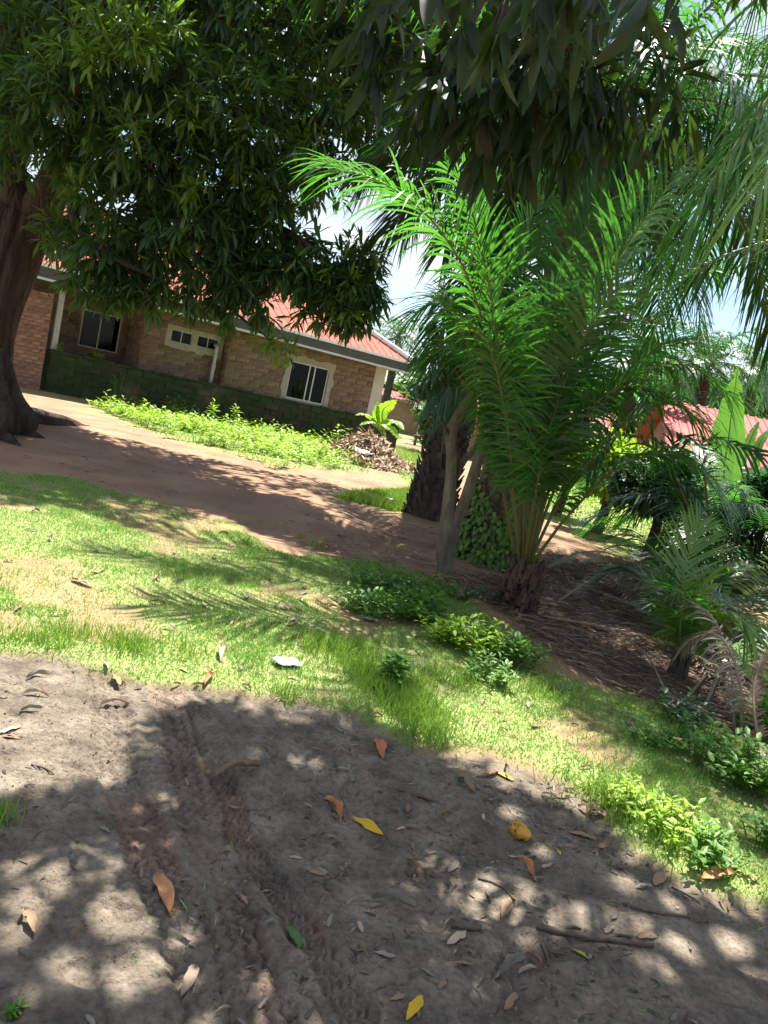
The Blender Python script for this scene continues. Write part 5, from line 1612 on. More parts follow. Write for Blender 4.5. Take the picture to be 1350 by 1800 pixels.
def blades(name, pts, hmin, hmax, wid, mat, label, lean=0.5, hfun=None):
    n = len(pts)
    z = ground_h(pts[:, 0], pts[:, 1])[0]
    P = np.column_stack([pts, z - 0.004])
    D = norm(np.array([0, 0, 1.0]) + np.column_stack([rng.normal(0, lean, (n, 2)), np.zeros(n)]))
    N = norm(rand_dirs(n) * np.array([1, 1, 0.1]))
    L = rng.uniform(hmin, hmax, n)
    if hfun is not None:
        L = L * hfun(pts[:, 0], pts[:, 1])
    V, T = scatter(BLADE, P, D, N, np.stack([L, np.full(n, wid), L], 1))
    return tag(mk(name, V, T, mat=mat), label, 'grass', kind='stuff')

LAWN_V = gpoly([(-160, 800), (0, 815), (130, 830), (260, 870), (400, 915), (480, 960), (600, 980), (700, 1000), (800, 1020), (880, 1080), (960, 1150), (1060, 1205), (1180, 1250), (1300, 1290), (1420, 1330), (1420, 1640), (1200, 1560), (1080, 1490), (1000, 1420), (760, 1350), (660, 1300), (600, 1270), (420, 1230), (250, 1215), (130, 1180), (-150, 1150)])
def lawn_d(x, y):
    l_, m_, t_ = zones(x, y)
    return np.clip(l_ * (0.55 + 0.9 * fbm(x, y, 0.3, 3, 201)), 0, 1) * np.where(y < 4.6, 1.0, 0.75)
gp = sample(LAWN_V, 105000, lawn_d)
hf = lambda x, y: 0.5 + 0.6 * sstep(0.45, 0.75, fbm(x, y, 0.28, 3, 211))
blades('grass', gp, 0.025, 0.06, 0.0052, 'grass', 'short patchy green lawn grass between the mud and the dirt track', 0.75, hf)
tuft = []
for px, py, n, s in ((215, 1130, 160, .06), (240, 1145, 160, .06), (90, 1130, 90, .06), (35, 1125, 80, .06), (130, 1120, 120, .07), (330, 1150, 90, .08), (690, 1215, 900, .11), (720, 1245, 800, .10), (660, 1190, 500, .10), (740, 1285, 380, .08), (560, 1140, 280, .1), (620, 1150, 320, .12), (505, 1235, 60, .03), (430, 955, 60, .05), (555, 960, 60, .07), (525, 945, 30, .04), (0, 1445, 50, .025), (800, 1200, 240, .1), (950, 1220, 200, .12), (1060, 1400, 220, .1), (1130, 1440, 240, .1), (1200, 1490, 240, .1)):
    c = gpt(px, py)
    tuft.append(np.column_stack([rng.normal(c[0], s, n), rng.normal(c[1], s, n)]))
blades('grass_tufts', np.vstack(tuft), 0.05, 0.13, 0.0055, 'grass_lush', 'taller lush grass tufts along the muddy edge of the lawn', 0.38)
P3 = np.vstack([sample(WEEDS1, 9000), sample(PATCH, 8000), sample(FARG, 4000), sample(WEEDS2, 5000)])
blades('far_grass', P3, 0.06, 0.16, 0.012, 'grass_lush', 'sunlit grass beside the dirt track near the house and the palms', 0.5)
mudgrass = np.column_stack([rng.uniform(-1.6, 2.0, 900), rng.uniform(1.6, 3.6, 900)])
mudgrass = mudgrass[fbm(mudgrass[:, 0], mudgrass[:, 1], 0.25, 2, 221) > 0.66]
blades('grass_sprigs', mudgrass, 0.02, 0.05, 0.004, 'grass', 'sparse grass sprigs poking out of the mud', 0.9)

def weed_geo(g, gs, base, h, nst, spread, lsz, tpl, per=9):
    for k in range(nst):
        a_ = rng.uniform(0, 6.28)
        r_ = spread * rng.uniform(0, 1) ** 0.6
        hh = h * rng.uniform(0.55, 1.1) * (1.1 - 0.4 * r_ / max(spread, 1e-3))
        p0 = base + np.array([math.cos(a_) * r_ * 0.5, math.sin(a_) * r_ * 0.5, -0.01])
        p1 = base + np.array([math.cos(a_) * r_, math.sin(a_) * r_, hh])
        Pp = smooth_path([p0, (p0 + p1) / 2 + np.array([0, 0, 0.1 * hh]), p1], 5)
        gs.tube(Pp, np.linspace(0.004, 0.0015, 5) * max(1, h / 0.35), 3, cap=False)
        m = per
        t = np.linspace(0.25, 1.0, m)
        pos = np.stack([np.interp(t, np.linspace(0, 1, 5), Pp[:, q]) for q in range(3)], 1)
        aa = np.arange(m) * 2.4 + rng.uniform(0, 6)
        d = np.stack([np.cos(aa), np.sin(aa), np.full(m, 0.35) + 0.5 * (t > 0.9)], 1)
        g.add(*scatter(tpl, pos, norm(d), norm(np.array([0, 0, 1.0]) + rand_dirs(m) * 0.3), lsz * rng.uniform(0.6, 1.15, m)))

def weed_plant(px, py, h, spread, nst, mat, label, lsz=0.07, group=None, y=None, cat='weed', tpl=L_OVAL, per=9):
    p = gpt(px, py)
    e = empty('weed_plant', p, 0, label, cat, group)
    gl, gs = Geo(), Geo()
    weed_geo(gl, gs, np.zeros(3), h, nst, spread, lsz, tpl, per)
    tag(gl.build('leaves', mat, e), kind='stuff')
    tag(gs.build('stems', 'stem', e), kind='stuff')
    return e

weed_plant(700, 1045, 0.2, 0.5, 80, 'weed', 'low leafy weed clump in the shade left of the forked tree foot', 0.085)
weed_plant(650, 1075, 0.14, 0.4, 50, 'weed', 'small spreading weed in the shade next to the pale stone', 0.075)
weed_plant(745, 1085, 0.18, 0.42, 55, 'weed', 'dark green weed between the forked tree and the lawn', 0.08)
weed_plant(800, 1050, 0.12, 0.22, 12, 'weed_dark', 'thin dull weed on the litter in front of the forked tree', 0.07)
weed_plant(850, 1055, 0.12, 0.2, 10, 'weed_dark', 'thin dull weed on the litter left of the young palm stump', 0.07)
weed_plant(840, 1150, 0.24, 0.3, 46, 'weed_bright', 'bright sunlit weed clump with pale leaves in front of the young palm', 0.075)
weed_plant(895, 1165, 0.22, 0.28, 40, 'weed', 'leafy green weed at the shaded edge of the litter', 0.075)
weed_plant(780, 1130, 0.18, 0.2, 22, 'weed_bright', 'smaller bright weed joined to the sunlit clump', 0.07)
weed_plant(860, 1195, 0.14, 0.22, 22, 'weed', 'short weed fringe below the sunlit clump', 0.06)
weed_plant(1290, 1375, 0.24, 0.24, 34, 'weed', 'green weed clump below the rust brown frond', 0.07)
weed_plant(1240, 1340, 0.22, 0.22, 28, 'weed', 'green weed clump growing under the withered frond stalks', 0.07)
weed_plant(1340, 1400, 0.26, 0.22, 30, 'weed', 'weed clump at the far end of the weedy bank', 0.075)
weed_plant(1200, 1275, 0.2, 0.2, 22, 'weed_dark', 'shaded weed at the end of the brown litter', 0.07)
weed_plant(1150, 1310, 0.12, 0.18, 16, 'weed', 'low broad leaved weed on the lawn next to the bank', 0.06)
weed_plant(1330, 1300, 0.3, 0.2, 22, 'weed', 'weed with broad leaves climbing the dead frond stalks', 0.09)
weed_plant(1185, 1470, 0.15, 0.2, 26, 'weed_bright', 'sunlit weed tuft at the edge of the mud below the bank', 0.055)
weed_plant(1110, 1425, 0.13, 0.18, 22, 'weed_bright', 'pale weed tuft between the lawn and the mud', 0.05)
weed_plant(1250, 1520, 0.14, 0.17, 20, 'weed', 'small weed at the mud edge, last of the tufts', 0.055)
weed_plant(690, 1205, 0.2, 0.1, 10, 'weed', 'upright broad leaved weed standing in the tall grass', 0.09)
weed_plant(25, 1785, 0.035, 0.03, 4, 'weed', 'tiny green seedling in the dark mud', 0.022)
weed_plant(1345, 1480, 0.16, 0.16, 16, 'weed', 'broad leaved weed in front of the weedy bank', 0.075)

# weeds along the house and beyond the path: countless
gl, gs = Geo(), Geo()
for x, y in sample(WEEDS1, 640, lambda x, y: np.clip(0.3 + sdpoly(x, y, WEEDS1) * 0.5, 0, 1) * sstep(0.3, 0.55, fbm(x, y, 1.1, 2, 501))):
    weed_geo(gl, gs, np.array([x, y, gz(x, y)]), rng.uniform(0.1, 0.26) + 0.35 * rng.uniform() ** 5, 4, 0.28, 0.14, L_OVAL, 7)
tag(gl.build('weeds', 'weed_bright'), 'bright green weeds massed along the foot of the bungalow', 'weeds', kind='stuff')
tag(gs.build('weed_stems', 'stem'), 'thin green stems of the weeds massed along the bungalow', 'weeds', kind='stuff')
gl, gs = Geo(), Geo()
for x, y in sample(WEEDS2, 200):
    weed_geo(gl, gs, np.array([x, y, gz(x, y)]), rng.uniform(0.25, 0.6), 4, 0.3, 0.14, L_OVAL, 7)
tag(gl.build('weeds', 'weed_bright'), 'yellow green weeds beyond the path behind the young palm', 'weeds', kind='stuff')
tag(gs.build('weed_stems', 'stem'), 'thin stems of the yellow green weeds beyond the path', 'weeds', kind='stuff')
for px, py, d_, hh, nm in ((205, 700, 21.0, 0.9, 'dark leafy plant against the mossy base below the porch window'), (310, 715, 22.2, 0.8, 'dark leafy plant against the mossy base below the small windows'), (372, 735, 21.5, .75, 'tall weed spike standing up from the weeds below the downpipe'), (412, 745, 21.5, .75, 'tall weed spike standing up from the weeds below the bay'), (595, 775, 24, .7, 'yellow leaved weed near the banana plant')):
    c = W(px, py, d_)
    c[2] = gz(c[0], c[1])
    e = empty('tall_weed', c, 0, nm, 'weed')
    gl, gs = Geo(), Geo()
    weed_geo(gl, gs, np.zeros(3), hh, 6, 0.3, 0.2, L_OVAL, 8)
    tag(gl.build('leaves', 'weed_dark' if 'dark' in nm else 'weed_bright', e), kind='stuff')
    gs.build('stems', 'stem', e)

# sprouts growing on top of the house base
for s_, nm in ((0.25, 'leafy sprout growing on the ledge beside the porch post'), (1.25, 'leafy sprout growing on the ledge under the porch window')):
    p = HA + HE * s_ + HN * -0.15 + np.array([0, 0, PZ + 0.03])
    e = empty('ledge_sprout', p, 0, nm, 'weed')
    gl, gs = Geo(), Geo()
    weed_geo(gl, gs, np.zeros(3), 0.22, 4, 0.15, 0.16, L_OVAL, 7)
    tag(gl.build('leaves', 'weed_bright', e), kind='stuff')
    gs.build('stems', 'stem', e)

# thicket undergrowth at the right
gl, gs = Geo(), Geo()
TH = gpoly([(1130, 985), (1250, 960), (1420, 980), (1450, 1080), (1330, 1070), (1250, 1060)])
for x, y in sample(TH, 170):
    weed_geo(gl, gs, np.array([x, y, gz(x, y)]), rng.uniform(0.4, 1.1), 4, 0.3, 0.13, L_OVAL, 7)
tag(gl.build('undergrowth', 'weed_dark'), 'dark undergrowth between the glossy palm and the banana plant', 'undergrowth', kind='stuff')
tag(gs.build('undergrowth_stems', 'stem'), 'stems of the dark undergrowth in the thicket', 'undergrowth', kind='stuff')

# dry litter under the palms
lp = sample(LITTER, 8500)
lp = np.vstack([lp, sample(gpoly([(690, 920), (800, 940), (900, 1000), (880, 1080), (760, 1030), (560, 980), (500, 960)]), 1300)])
n = len(lp)
P = np.column_stack([lp, ground_h(lp[:, 0], lp[:, 1])[0] + rng.uniform(0.004, 0.035, n)])
a = rng.normal(0.55, 0.7, n)
D = np.stack([np.cos(a), -np.sin(a), rng.normal(0, 0.12, n)], 1)
V, T = scatter(STRIP, P, D, norm(np.array([0, 0, 1.0]) + rand_dirs(n) * 0.5), np.stack([rng.uniform(0.05, 0.22, n), rng.uniform(0.005, 0.013, n), rng.uniform(0.03, 0.2, n)], 1))
tag(mk('leaf_litter', V, T, mat='litter'), 'brown dry palm leaflets littering the ground under the young palm', 'litter', kind='stuff')
# scraps of dry leaf over the dirt track
dp = np.column_stack([rng.uniform(-7, 2.5, 650), rng.uniform(7.5, 17, 650)])
l_, m_, t_ = zones(dp[:, 0], dp[:, 1])
dp = dp[(l_ < 0.3)]
n = len(dp)
P = np.column_stack([dp, ground_h(dp[:, 0], dp[:, 1])[0] + 0.006])
a = rng.uniform(0, 6.28, n)
V, T = scatter(L_MANGO_LO, P, np.stack([np.cos(a), np.sin(a), rng.normal(0.05, 0.1, n)], 1), norm(np.array([0, 0, 1.0]) + rand_dirs(n) * 0.3), rng.uniform(0.05, 0.14, n))
tag(mk('leaf_scraps', V, T, mat='litter'), 'scattered dry leaf scraps on the reddish dirt track', 'litter', kind='stuff')

# heap of dry leaves by the house corner
hc = gpt(640, 826)
hc = W(640, 826, 20.5); hc[2] = gz(hc[0], hc[1])
n = 4200
r_ = rng.uniform(0, 1, n) ** 0.5
a = rng.uniform(0, 6.28, n)
hx_, hy_ = r_ * np.cos(a) * 1.55, r_ * np.sin(a) * 1.6
prof = 0.75 * np.exp(-((hx_ + 0.05) / 0.8) ** 2 - ((hy_ - 0.3) / 0.9) ** 2) + 0.03
P = np.stack([hx_, hy_, prof * (1 - 0.25 * rng.uniform(0, 1, n) ** 2)], 1)
V, T = scatter(L_MANGO_LO, P, norm(rand_dirs(n) * np.array([1, 1, 0.6])), norm(np.array([0, 0, 1.0]) + rand_dirs(n) * 0.6), rng.uniform(0.12, 0.32, n))
hp = mk('dry_leaf_heap', V, T, mat='dryleaf')
hp.location = tuple(hc)
tag(hp, 'heap of swept dry brown leaves at the corner of the bungalow', 'leaf heap', kind='stuff')
g = Geo()
rr = np.linspace(0, 1, 14)
aa = np.linspace(0, 2 * math.pi, 28, endpoint=False)
V = [(x * 1.5, y * 1.55, 0.72 * math.exp(-((x * 1.5 + 0.05) / 0.8) ** 2 - ((y * 1.55 - 0.3) / 0.9) ** 2) - 0.04) for q in rr for x, y in [(q * math.cos(t), q * math.sin(t)) for t in aa]]
Qh = [(i * 28 + j, i * 28 + (j + 1) % 28, (i + 1) * 28 + (j + 1) % 28, (i + 1) * 28 + j) for i in range(13) for j in range(28)]
mk('heap_core', V, Q=Qh, mat='litter', parent=hp, smooth=True)

# ------------------------------------------------------------------ things lying about
def crumpled(name, loc, sx, sy, sz, mat, label, cat, rz_=0.0, n=9, seed=0):
    x, y = np.meshgrid(np.linspace(-1, 1, n), np.linspace(-1, 1, n))
    x, y = x.ravel(), y.ravel()
    z = (fbm(x + seed, y, 0.6, 3, 300 + seed)) * sz
    ex = 1 + 0.2 * (vnoise(x * 3, y * 3, 1, 310 + seed) - 0.5)
    V = np.stack([x * sx * ex, y * sy * ex, z], 1)
    V2 = V - np.array([0, 0, 0.003])
    Q1 = [(j * n + i, j * n + i + 1, (j + 1) * n + i + 1, (j + 1) * n + i) for j in range(n - 1) for i in range(n - 1)]
    Q2 = [(d + n * n, c + n * n, b + n * n, a + n * n) for a, b, c, d in Q1]
    o = mk(name, np.vstack([V, V2]), Q=Q1 + Q2, mat=mat)
    o.location = tuple(loc)
    o.rotation_euler = (0, 0, rz_)
    return tag(o, label, cat)
crumpled('plastic_scrap', gpt(503, 1170, 0.012), 0.075, 0.05, 0.03, 'foil', 'flat silvery plastic scrap lying at the edge of the lawn', 'plastic', 0.5, seed=1)
crumpled('stone_chip', gpt(650, 1093, 0.01), 0.055, 0.03, 0.03, 'stone', 'pale flat stone in the shaded weeds', 'stone', -0.2, seed=2)
for px, py, y, s_, nm in ((632, 822, 19.0, .22, 'crumpled white plastic bag on the dry leaf heap'), (500, 800, 19.5, .15, 'white plastic scrap in the weeds below the bay window'), (683, 879, 12.7, .08, 'small white plastic scrap on the grass by the dark trunked palm')):
    c = W(px, py, y)
    c[2] = gz(c[0], c[1]) + (0.25 if 'heap' in nm else 0.03)
    crumpled('plastic_bag', c, s_, s_ * 0.8, s_ * 0.9, 'plastic', nm, 'plastic', 0.3, seed=int(px))

# mango fruit
mf = gpt(911, 1470)
n, k = 18, 24
th = np.linspace(0, math.pi, n)
V = []
for t in th:
    for j in range(k):
        a_ = 2 * math.pi * j / k
        r_ = math.sin(t) * 0.036
        x = -math.cos(t) * 0.049
        y, z = r_ * math.cos(a_), r_ * math.sin(a_) * 0.93
        y += 0.006 * math.cos(t * 1.2)
        V.append((x, y, z + 0.004 * math.sin(t * 2)))
Qm = [(i * k + j, i * k + (j + 1) % k, (i + 1) * k + (j + 1) % k, (i + 1) * k + j) for i in range(n - 1) for j in range(k)]
M['fruit'] = solid_mat('mango_skin', [(0.05, 0.03, 0.012), (0.42, 0.19, 0.02), (0.56, 0.28, 0.03), (0.60, 0.33, 0.06)], 26, 0.5, 0.15, 120, pos=[0.36, 0.43, 0.56, 0.7], detail=3)
fruit = empty('mango_fruit', mf + np.array([0, 0, 0.026]), math.radians(-25), 'ripe orange mango fruit with dark spots lying on the mud', 'mango')
mk('skin', V, Q=Qm, mat='fruit', parent=fruit, smooth=True)
g = Geo(); g.tube(smooth_path([(-0.047, 0.004, 0.0), (-0.056, 0.006, 0.003), (-0.062, 0.009, 0.008)], 4), [0.004, 0.003, 0.0025, 0.002], 6); g.build('stalk', 'twig', fruit, True)

# fallen leaves
def dry_leaf_mesh(mat, wmax, roll, twist, bow, q):
    n, m = 8, 5
    rs = np.random.default_rng(900 + q * 7 + sum(map(ord, mat)))
    V = []
    for i in range(n + 1):
        x = i / n
        w = wmax * max(0.02, math.sin(math.pi * min(1, 0.03 + 0.97 * x ** 0.9)) ** 0.75) if x > 0.1 else 0.008
        tw = twist * (x - 0.5) + rs.normal(0, 0.12)
        for j in range(m):
            t = (j / (m - 1) - 0.5) * 2
            ww = w * (1 + rs.normal(0, 0.10) * abs(t))
            y = ww * t * (1 - 0.12 * roll * abs(t) * 0.5)
            z = roll * wmax * 0.28 * t * t + (0.10 * wmax * rs.normal() * abs(t)) + (0 if abs(t) > 0.1 else -0.03 * wmax)
            y, z = y * math.cos(tw) - z * math.sin(tw), y * math.sin(tw) + z * math.cos(tw)
            V.append((x, y + 0.05 * math.sin(x * 2.6 + q) * x, z + bow * math.sin(math.pi * x) + 0.012 * math.sin(x * 11 + q)))
    V = np.array(V)
    V[:, 2] -= np.percentile(V[:, 2], 8)
    Q_ = [(i * m + j, i * m + j + 1, (i + 1) * m + j + 1, (i + 1) * m + j) for i in range(n) for j in range(m - 1)]
    o = mk('fallen_leaf', V, None, Q_, mat, None, True)
    me = o.data
    bpy.data.objects.remove(o)
    return me
LC = {'brown': [(0.20, 0.115, 0.07), (0.29, 0.18, 0.11), (0.36, 0.24, 0.16)], 'tan': [(0.34, 0.235, 0.165), (0.45, 0.33, 0.24), (0.52, 0.41, 0.31)], 'orange': [(0.36, 0.15, 0.06), (0.5, 0.23, 0.10), (0.55, 0.3, 0.15)], 'red': [(0.42, 0.12, 0.06), (0.55, 0.19, 0.10)],
      'yellow': [(0.55, 0.34, 0.02), (0.68, 0.44, 0.03)], 'green': [(0.06, 0.13, 0.04), (0.1, 0.2, 0.06)], 'lime': [(0.34, 0.40, 0.04), (0.45, 0.48, 0.06)], 'pink': [(0.30, 0.13, 0.11), (0.38, 0.19, 0.17)], 'grey': [(0.19, 0.165, 0.135), (0.28, 0.24, 0.2)]}
LMESH = {}
for cn, cols in LC.items():
    M['leaf_' + cn] = solid_mat('fallen_leaf_' + cn, cols, 22, 0.7, 0.35, 60, (1, 3, 1), island=0.12)
    LMESH[cn] = [dry_leaf_mesh('leaf_' + cn, w_, r_, t_, b_, q) for q, (w_, r_, t_, b_) in enumerate(((0.135, 1.2, 0.5, 0.10), (0.12, 3.2, 1.2, 0.16), (0.145, 0.5, 0.25, 0.04), (0.11, 5.0, -0.9, 0.12), (0.13, 2.2, -0.7, -0.06)))]

def fallen(px1, py1, px2, py2, col, label, var=None, group=None):
    p, q = gpt(px1, py1), gpt(px2, py2)
    d = q - p
    L = np.linalg.norm(d)
    d[2] *= 0.5
    d = norm(d)
    o = bpy.data.objects.new('fallen_leaf', LMESH[col][var if var is not None else rng.integers(0, 5)])
    COL.objects.link(o)
    up = norm(np.array([rng.normal(0, 0.15), rng.normal(0, 0.15), 1.0]))
    Y_ = norm(np.cross(up, d))
    Z_ = np.cross(d, Y_)
    L = min(max(L, 0.05), 0.15 if group else 0.21)
    zz = max(p[2], gz(*(p + d * L * 0.5)[:2])) + 0.004
    o.matrix_world = Matrix.Translation((p[0], p[1], zz)) @ Matrix(((d[0], Y_[0], Z_[0]), (d[1], Y_[1], Z_[1]), (d[2], Y_[2], Z_[2]))).to_4x4() @ Matrix.Diagonal((L, L, L, 1))
    return tag(o, label, 'leaf', group)

for f_ in [
    (664, 1303, 672, 1345, 'red', 'bright orange red leaf at the grass edge of the mud', 0),
    (619, 1440, 676, 1470, 'yellow', 'yellow leaf lying in the mud beside a curled brown leaf', 2),
    (741, 1752, 716, 1800, 'yellow', 'large yellow leaf on the mud near the dappled tracks', 2),
    (868, 1357, 906, 1374, 'yellow', 'slim yellow leaf where the mud meets the sunlit grass', 2),
    (978, 1492, 985, 1504, 'yellow', 'tiny yellow leaf next to the mango fruit', 2),
    (1004, 1673, 1036, 1687, 'lime', 'yellow green leaf below the forked dead stick', 2),
    (274, 1540, 298, 1612, 'orange', 'long tan orange leaf lying in the left tyre track', 0),
    (505, 1630, 534, 1664, 'green', 'green leaf pressed into the mud between the tracks', 2),
    (420, 1573, 434, 1592, 'pink', 'small purplish round leaf between the tyre tracks', 2),
    (568, 1405, 602, 1450, 'orange', 'curled rust brown leaf pointing to the yellow leaf', 1),
    (455, 1350, 380, 1370, 'brown', 'long reddish brown leaf across the churned mud ridge', 1),
    (907, 1508, 945, 1550, 'orange', 'curled rusty leaf just below the mango fruit', 1),
    (925, 1676, 955, 1708, 'pink', 'folded reddish brown leaf below the dead stick', 1),
    (895, 1580, 884, 1622, 'brown', 'brown leaf with split lobe on the shaded mud', 2),
    (718, 1515, 745, 1558, 'brown', 'curled brown leaf left of the mango fruit', 3),
    (652, 1583, 728, 1598, 'grey', 'rolled grey leaf lying sideways on the mud', 3),
    (803, 1360, 832, 1396, 'brown', 'brown leaf near the slim yellow leaf', 0),
    (818, 1638, 786, 1668, 'tan', 'pale tan leaf beside a short dark stick', 2),
    (342, 1706, 316, 1750, 'tan', 'pale tan leaf standing on edge in the tracked mud', 0),
    (198, 1186, 213, 1210, 'orange', 'orange leaf at the top of the left tyre track', 2),
    (185, 1165, 190, 1178, 'tan', 'upright small tan leaf at the top of the tyre track', 0),
    (40, 1610, 60, 1650, 'brown', 'brown leaf on a patch of tiny sprouts in the mud', 0),
    (124, 1655, 150, 1630, 'brown', 'twisted brown leaf in the shaded mud left of the tracks', 1),
    (176, 1244, 225, 1240, 'tan', 'flat pale leaf lying across the left tyre track', 1),
    (0, 1290, 38, 1278, 'tan', 'pair-tipped pale leaf on the sunlit mud', 2),
    (2, 1296, 40, 1298, 'brown', 'brown leaf under the pale leaf on the sunlit mud', 2),
    (40, 1222, 85, 1225, 'tan', 'dry curled leaf at the top of the sunlit mud', 1),
    (45, 1195, 85, 1190, 'grey', 'grey curled leaf on the sunlit mud near the lawn', 3),
    (1150, 1560, 1172, 1530, 'brown', 'brown leaf propped against the sunlit weed tuft', 2),
    (1230, 1553, 1292, 1540, 'orange', 'orange brown leaf lying under the last weed tuft', 0),
    (1015, 1420, 1075, 1440, 'brown', 'brown leaf in the drift of leaves at the lawn corner', 0),
    (998, 1465, 1050, 1476, 'brown', 'dull brown leaf right of the mango fruit', 2),
    (868, 1722, 918, 1690, 'grey', 'curved thin grey leaf on the dark mud', 3),
    (885, 1780, 912, 1750, 'brown', 'pale edged brown leaf at the lower dark mud', 0),
    (480, 1068, 530, 1075, 'tan', 'crumpled tan leaf in the sun patch on the lawn', 0),
    (505, 1102, 522, 1098, 'orange', 'small orange leaf on the lawn above the silvery scrap', 0),
    (386, 1140, 398, 1186, 'tan', 'tall curled tan leaf standing at the lower lawn edge', 1),
    (360, 1215, 370, 1190, 'orange', 'rusty leaf at the mud edge of the lawn', 1),
    (125, 1020, 160, 1035, 'tan', 'large crumpled tan leaf in the middle of the lawn', 0),
    (260, 1060, 292, 1063, 'brown', 'brown curled leaf on the sunny lawn', 1),
    (1112, 1440, 1085, 1410, 'orange', 'orange leaf tip in the pale weed tuft', 0),
]:
    fallen(*f_)
cols = ['brown', 'tan', 'grey', 'brown', 'tan']
lawn_px = [(rng.uniform(-20, 1150), rng.uniform(890, 1400)) for _ in range(420)]
c1 = c2 = 0
for px, py in lawn_px:
    p = G(px, py)
    l_, m_, t_ = zones(p[:1], p[1:2])
    if l_[0] > 0.35 and c1 < 75 and p[1] < 8:
        L_ = rng.uniform(10, 30) * min(1.0, 6.0 / p[1])
        a_ = rng.uniform(0, 6.28)
        fallen(px, py, px + L_ * math.cos(a_), py + L_ * 0.45 * math.sin(a_), cols[rng.integers(0, 5)], 'dry brown leaf scattered on the green lawn', None, 'dry leaves on the lawn'); c1 += 1
for _ in range(600):
    px, py = rng.uniform(-20, 1370), rng.uniform(1180, 1820)
    p = G(px, py)
    l_, m_, t_ = zones(p[:1], p[1:2])
    if m_[0] > 0.8 and c2 < 75 and (px > 480 or rng.uniform() < 0.3):
        L_ = rng.uniform(14, 42)
        a_ = rng.uniform(0, 6.28)
        fallen(px, py, px + L_ * math.cos(a_), py + L_ * 0.55 * math.sin(a_), ['grey', 'brown', 'grey', 'tan', 'grey'][rng.integers(0, 5)], 'small dull dry leaf trodden into the grey mud', None, 'dry leaves on the mud'); c2 += 1

# trodden bits of leaf and twig in the mud
mb = np.column_stack([rng.uniform(-1.6, 2.3, 5200), rng.uniform(1.55, 4.0, 5200)])
l_, m_, t_ = zones(mb[:, 0], mb[:, 1])
mb = mb[(m_ > 0.6) & (rng.uniform(size=len(mb)) < np.clip(0.35 + 0.5 * mb[:, 0], 0.12, 1)) & (fbm(mb[:, 0], mb[:, 1], 0.5, 2, 411) > 0.4)]
n = len(mb)
P = np.column_stack([mb, ground_h(mb[:, 0], mb[:, 1])[0] + rng.uniform(0.001, 0.006, n)])
a = rng.uniform(0, 6.28, n)
V, T = scatter(STRIP, P, np.stack([np.cos(a), np.sin(a), rng.normal(0, 0.15, n)], 1), norm(np.array([0, 0, 1.0]) + rand_dirs(n) * 0.5), np.stack([rng.uniform(0.012, 0.055, n), rng.uniform(0.002, 0.012, n), rng.uniform(0.02, 0.08, n)], 1))
tag(mk('mud_crumbs', V, T, mat='crumbs'), 'tiny trodden leaf and twig bits strewn over the mud', 'litter', kind='stuff')
# crumbs of soil and grit
TET = (np.array([(1, 0, -0.4), (-0.5, 0.87, -0.4), (-0.5, -0.87, -0.4), (0.1, 0.1, 0.8), (0.6, 0.6, 0.2)], float), np.array([(0, 1, 4), (1, 3, 4), (0, 4, 3), (1, 2, 3), (2, 0, 3), (0, 2, 1)]))
mb = np.column_stack([rng.uniform(-1.7, 2.4, 9000), rng.uniform(1.5, 4.0, 9000)])
l_, m_, t_ = zones(mb[:, 0], mb[:, 1])
mb = mb[(m_ > 0.4) & (fbm(mb[:, 0], mb[:, 1], 0.35, 3, 421) > 0.46)]
n = len(mb)
P = np.column_stack([mb, ground_h(mb[:, 0], mb[:, 1])[0] + 0.001])
a = rng.uniform(0, 6.28, n)
V, T = scatter(TET, P, np.stack([np.cos(a), np.sin(a), rng.normal(0, 0.3, n)], 1), norm(np.array([0, 0, 1.0]) + rand_dirs(n) * 0.5), np.stack([rng.uniform(0.002, 0.005, n) + 0.008 * rng.uniform(0, 1, n) ** 8] * 3, 1) * rng.uniform(0.6, 1.2, (n, 3)))
tag(mk('soil_crumbs', V, T, mat='soil_bits'), 'small crumbs of soil and grit on the mud', 'soil', kind='stuff')
# sticks
def stick(pts, r, label, mat='twig', extra=None, name='dead_stick'):
    P = [gpt(a_, b_, r * 0.8) for a_, b_ in pts]
    b = P[0].copy()
    g = Geo()
    R = np.linspace(r, r * 0.55, 16)
    g.tube(smooth_path([p - b for p in P], 16), R, 7, [1 + 0.15 * rng.normal(size=7) for _ in range(16)])
    if extra:
        for ex in extra:
            E_ = [gpt(a_, b_, r * 0.8) - b for a_, b_ in ex]
            g.tube(smooth_path(E_, 10), np.linspace(r * 0.7, r * 0.3, 10), 6)
    o = g.build(name, mat, None, True)
    o.location = tuple(b)
    return tag(o, label, 'stick')
stick([(943, 1632), (1000, 1645), (1060, 1655), (1110, 1662), (1148, 1666)], 0.012, 'forked grey dead stick lying across the mud', extra=[[(985, 1640), (1005, 1634), (1020, 1638)], [(1060, 1655), (1085, 1648), (1110, 1652)]])
stick([(795, 1631), (820, 1634), (845, 1636)], 0.014, 'short thick dark stick beside the pale tan leaf')
stick([(952, 1660), (960, 1680), (965, 1700)], 0.006, 'short thin twig below the forked stick')
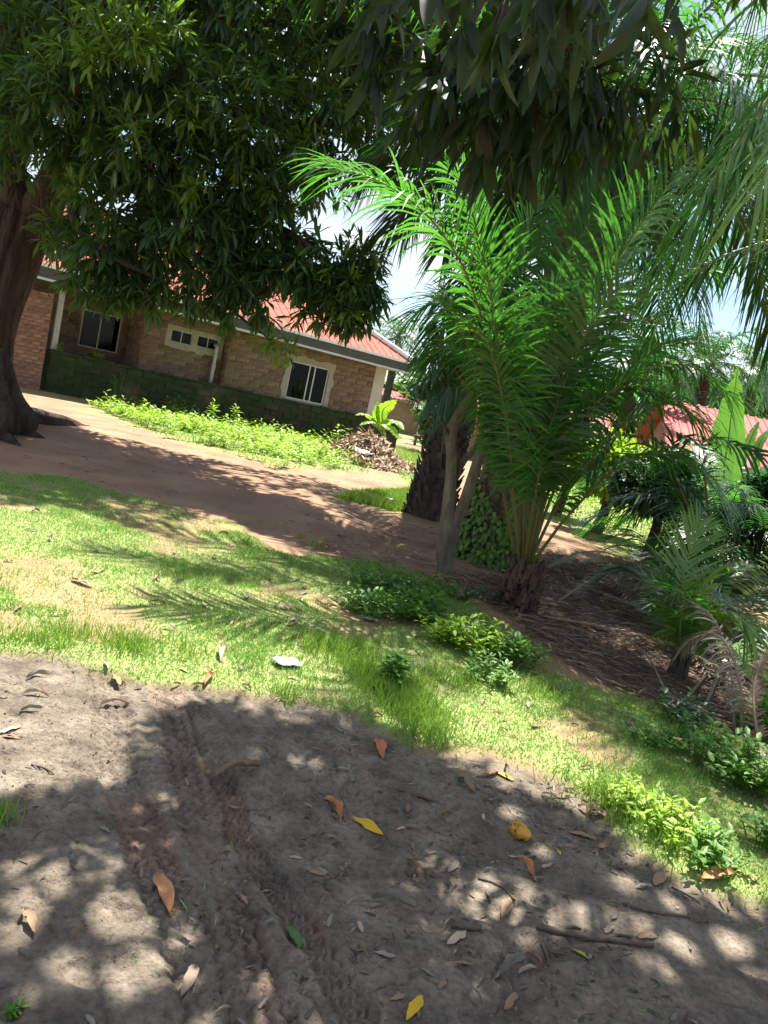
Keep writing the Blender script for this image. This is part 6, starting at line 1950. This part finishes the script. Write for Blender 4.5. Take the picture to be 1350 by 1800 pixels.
stick([(1095, 1590), (1150, 1605), (1200, 1612), (1245, 1622)], 0.005, 'long thin twig on the mud below the weed tufts', extra=[[(1180, 1560), (1225, 1585), (1240, 1610)]])
stick([(700, 1390), (735, 1402), (770, 1412)], 0.009, 'short broken stick near the curled rust leaf')
stick([(605, 1380), (602, 1405), (612, 1425), (645, 1445)], 0.003, 'thin curved twig above the yellow leaf')
stick([(1190, 1260), (1230, 1243), (1262, 1222)], 0.014, 'grey stick lying at the end of the brown litter')
stick([(840, 1545), (880, 1560), (905, 1585)], 0.006, 'thin dark twig leading to the lobed brown leaf')
stick([(55, 1345), (80, 1352), (95, 1362)], 0.004, 'tiny dark twig on the sunlit mud')
stick([(1020, 1150), (1060, 1110), (1090, 1085)], 0.014, 'pale stick sloping over the brown litter')
stick([(1065, 1155), (1072, 1130), (1060, 1105), (1040, 1100)], 0.014, 'curved pale frond stalk on the brown litter')

# leaning pole, bench and block by the far house
c = W(733, 766, 44); c[2] = gz(c[0], c[1])
g = Geo(); g.tube([(0, 0, -0.1), (0.05, 0, 2.2)], 0.06, 8)
o = g.build('pole', 'gutter', None, True); o.location = tuple(c); tag(o, 'thin pale pole standing by the mud walled house', 'pole')
c = W(740, 776, 40); c[2] = gz(c[0], c[1])
crumpled('stone_slab', c + np.array([0, 0, 0.12]), 0.8, 0.4, 0.1, 'plaster_pale', 'pale concrete slab on the ground near the pole', 'slab', 0.1, seed=7)
c = W(752, 776, 40); c[2] = gz(c[0], c[1])
be = empty('low_bench', c, 0.2, 'low wooden bench with a pink cloth at one end', 'bench')
g = Geo(); g.box((-0.8, -0.15, 0.42), (0.8, 0.15, 0.48)); g.build('seat', 'twig', be)
for sx in (-0.65, 0.65):
    for sy in (-0.1, 0.1):
        g = Geo(); g.box((sx - 0.04, sy - 0.04, -0.05), (sx + 0.04, sy + 0.04, 0.42)); g.build('leg', 'twig', be)
crumpled('pink_cloth', c + np.array([-0.55, 0, 0.49]), 0.2, 0.16, 0.12, 'pink', 'pink cloth lying on the end of the low bench', 'cloth', seed=9)
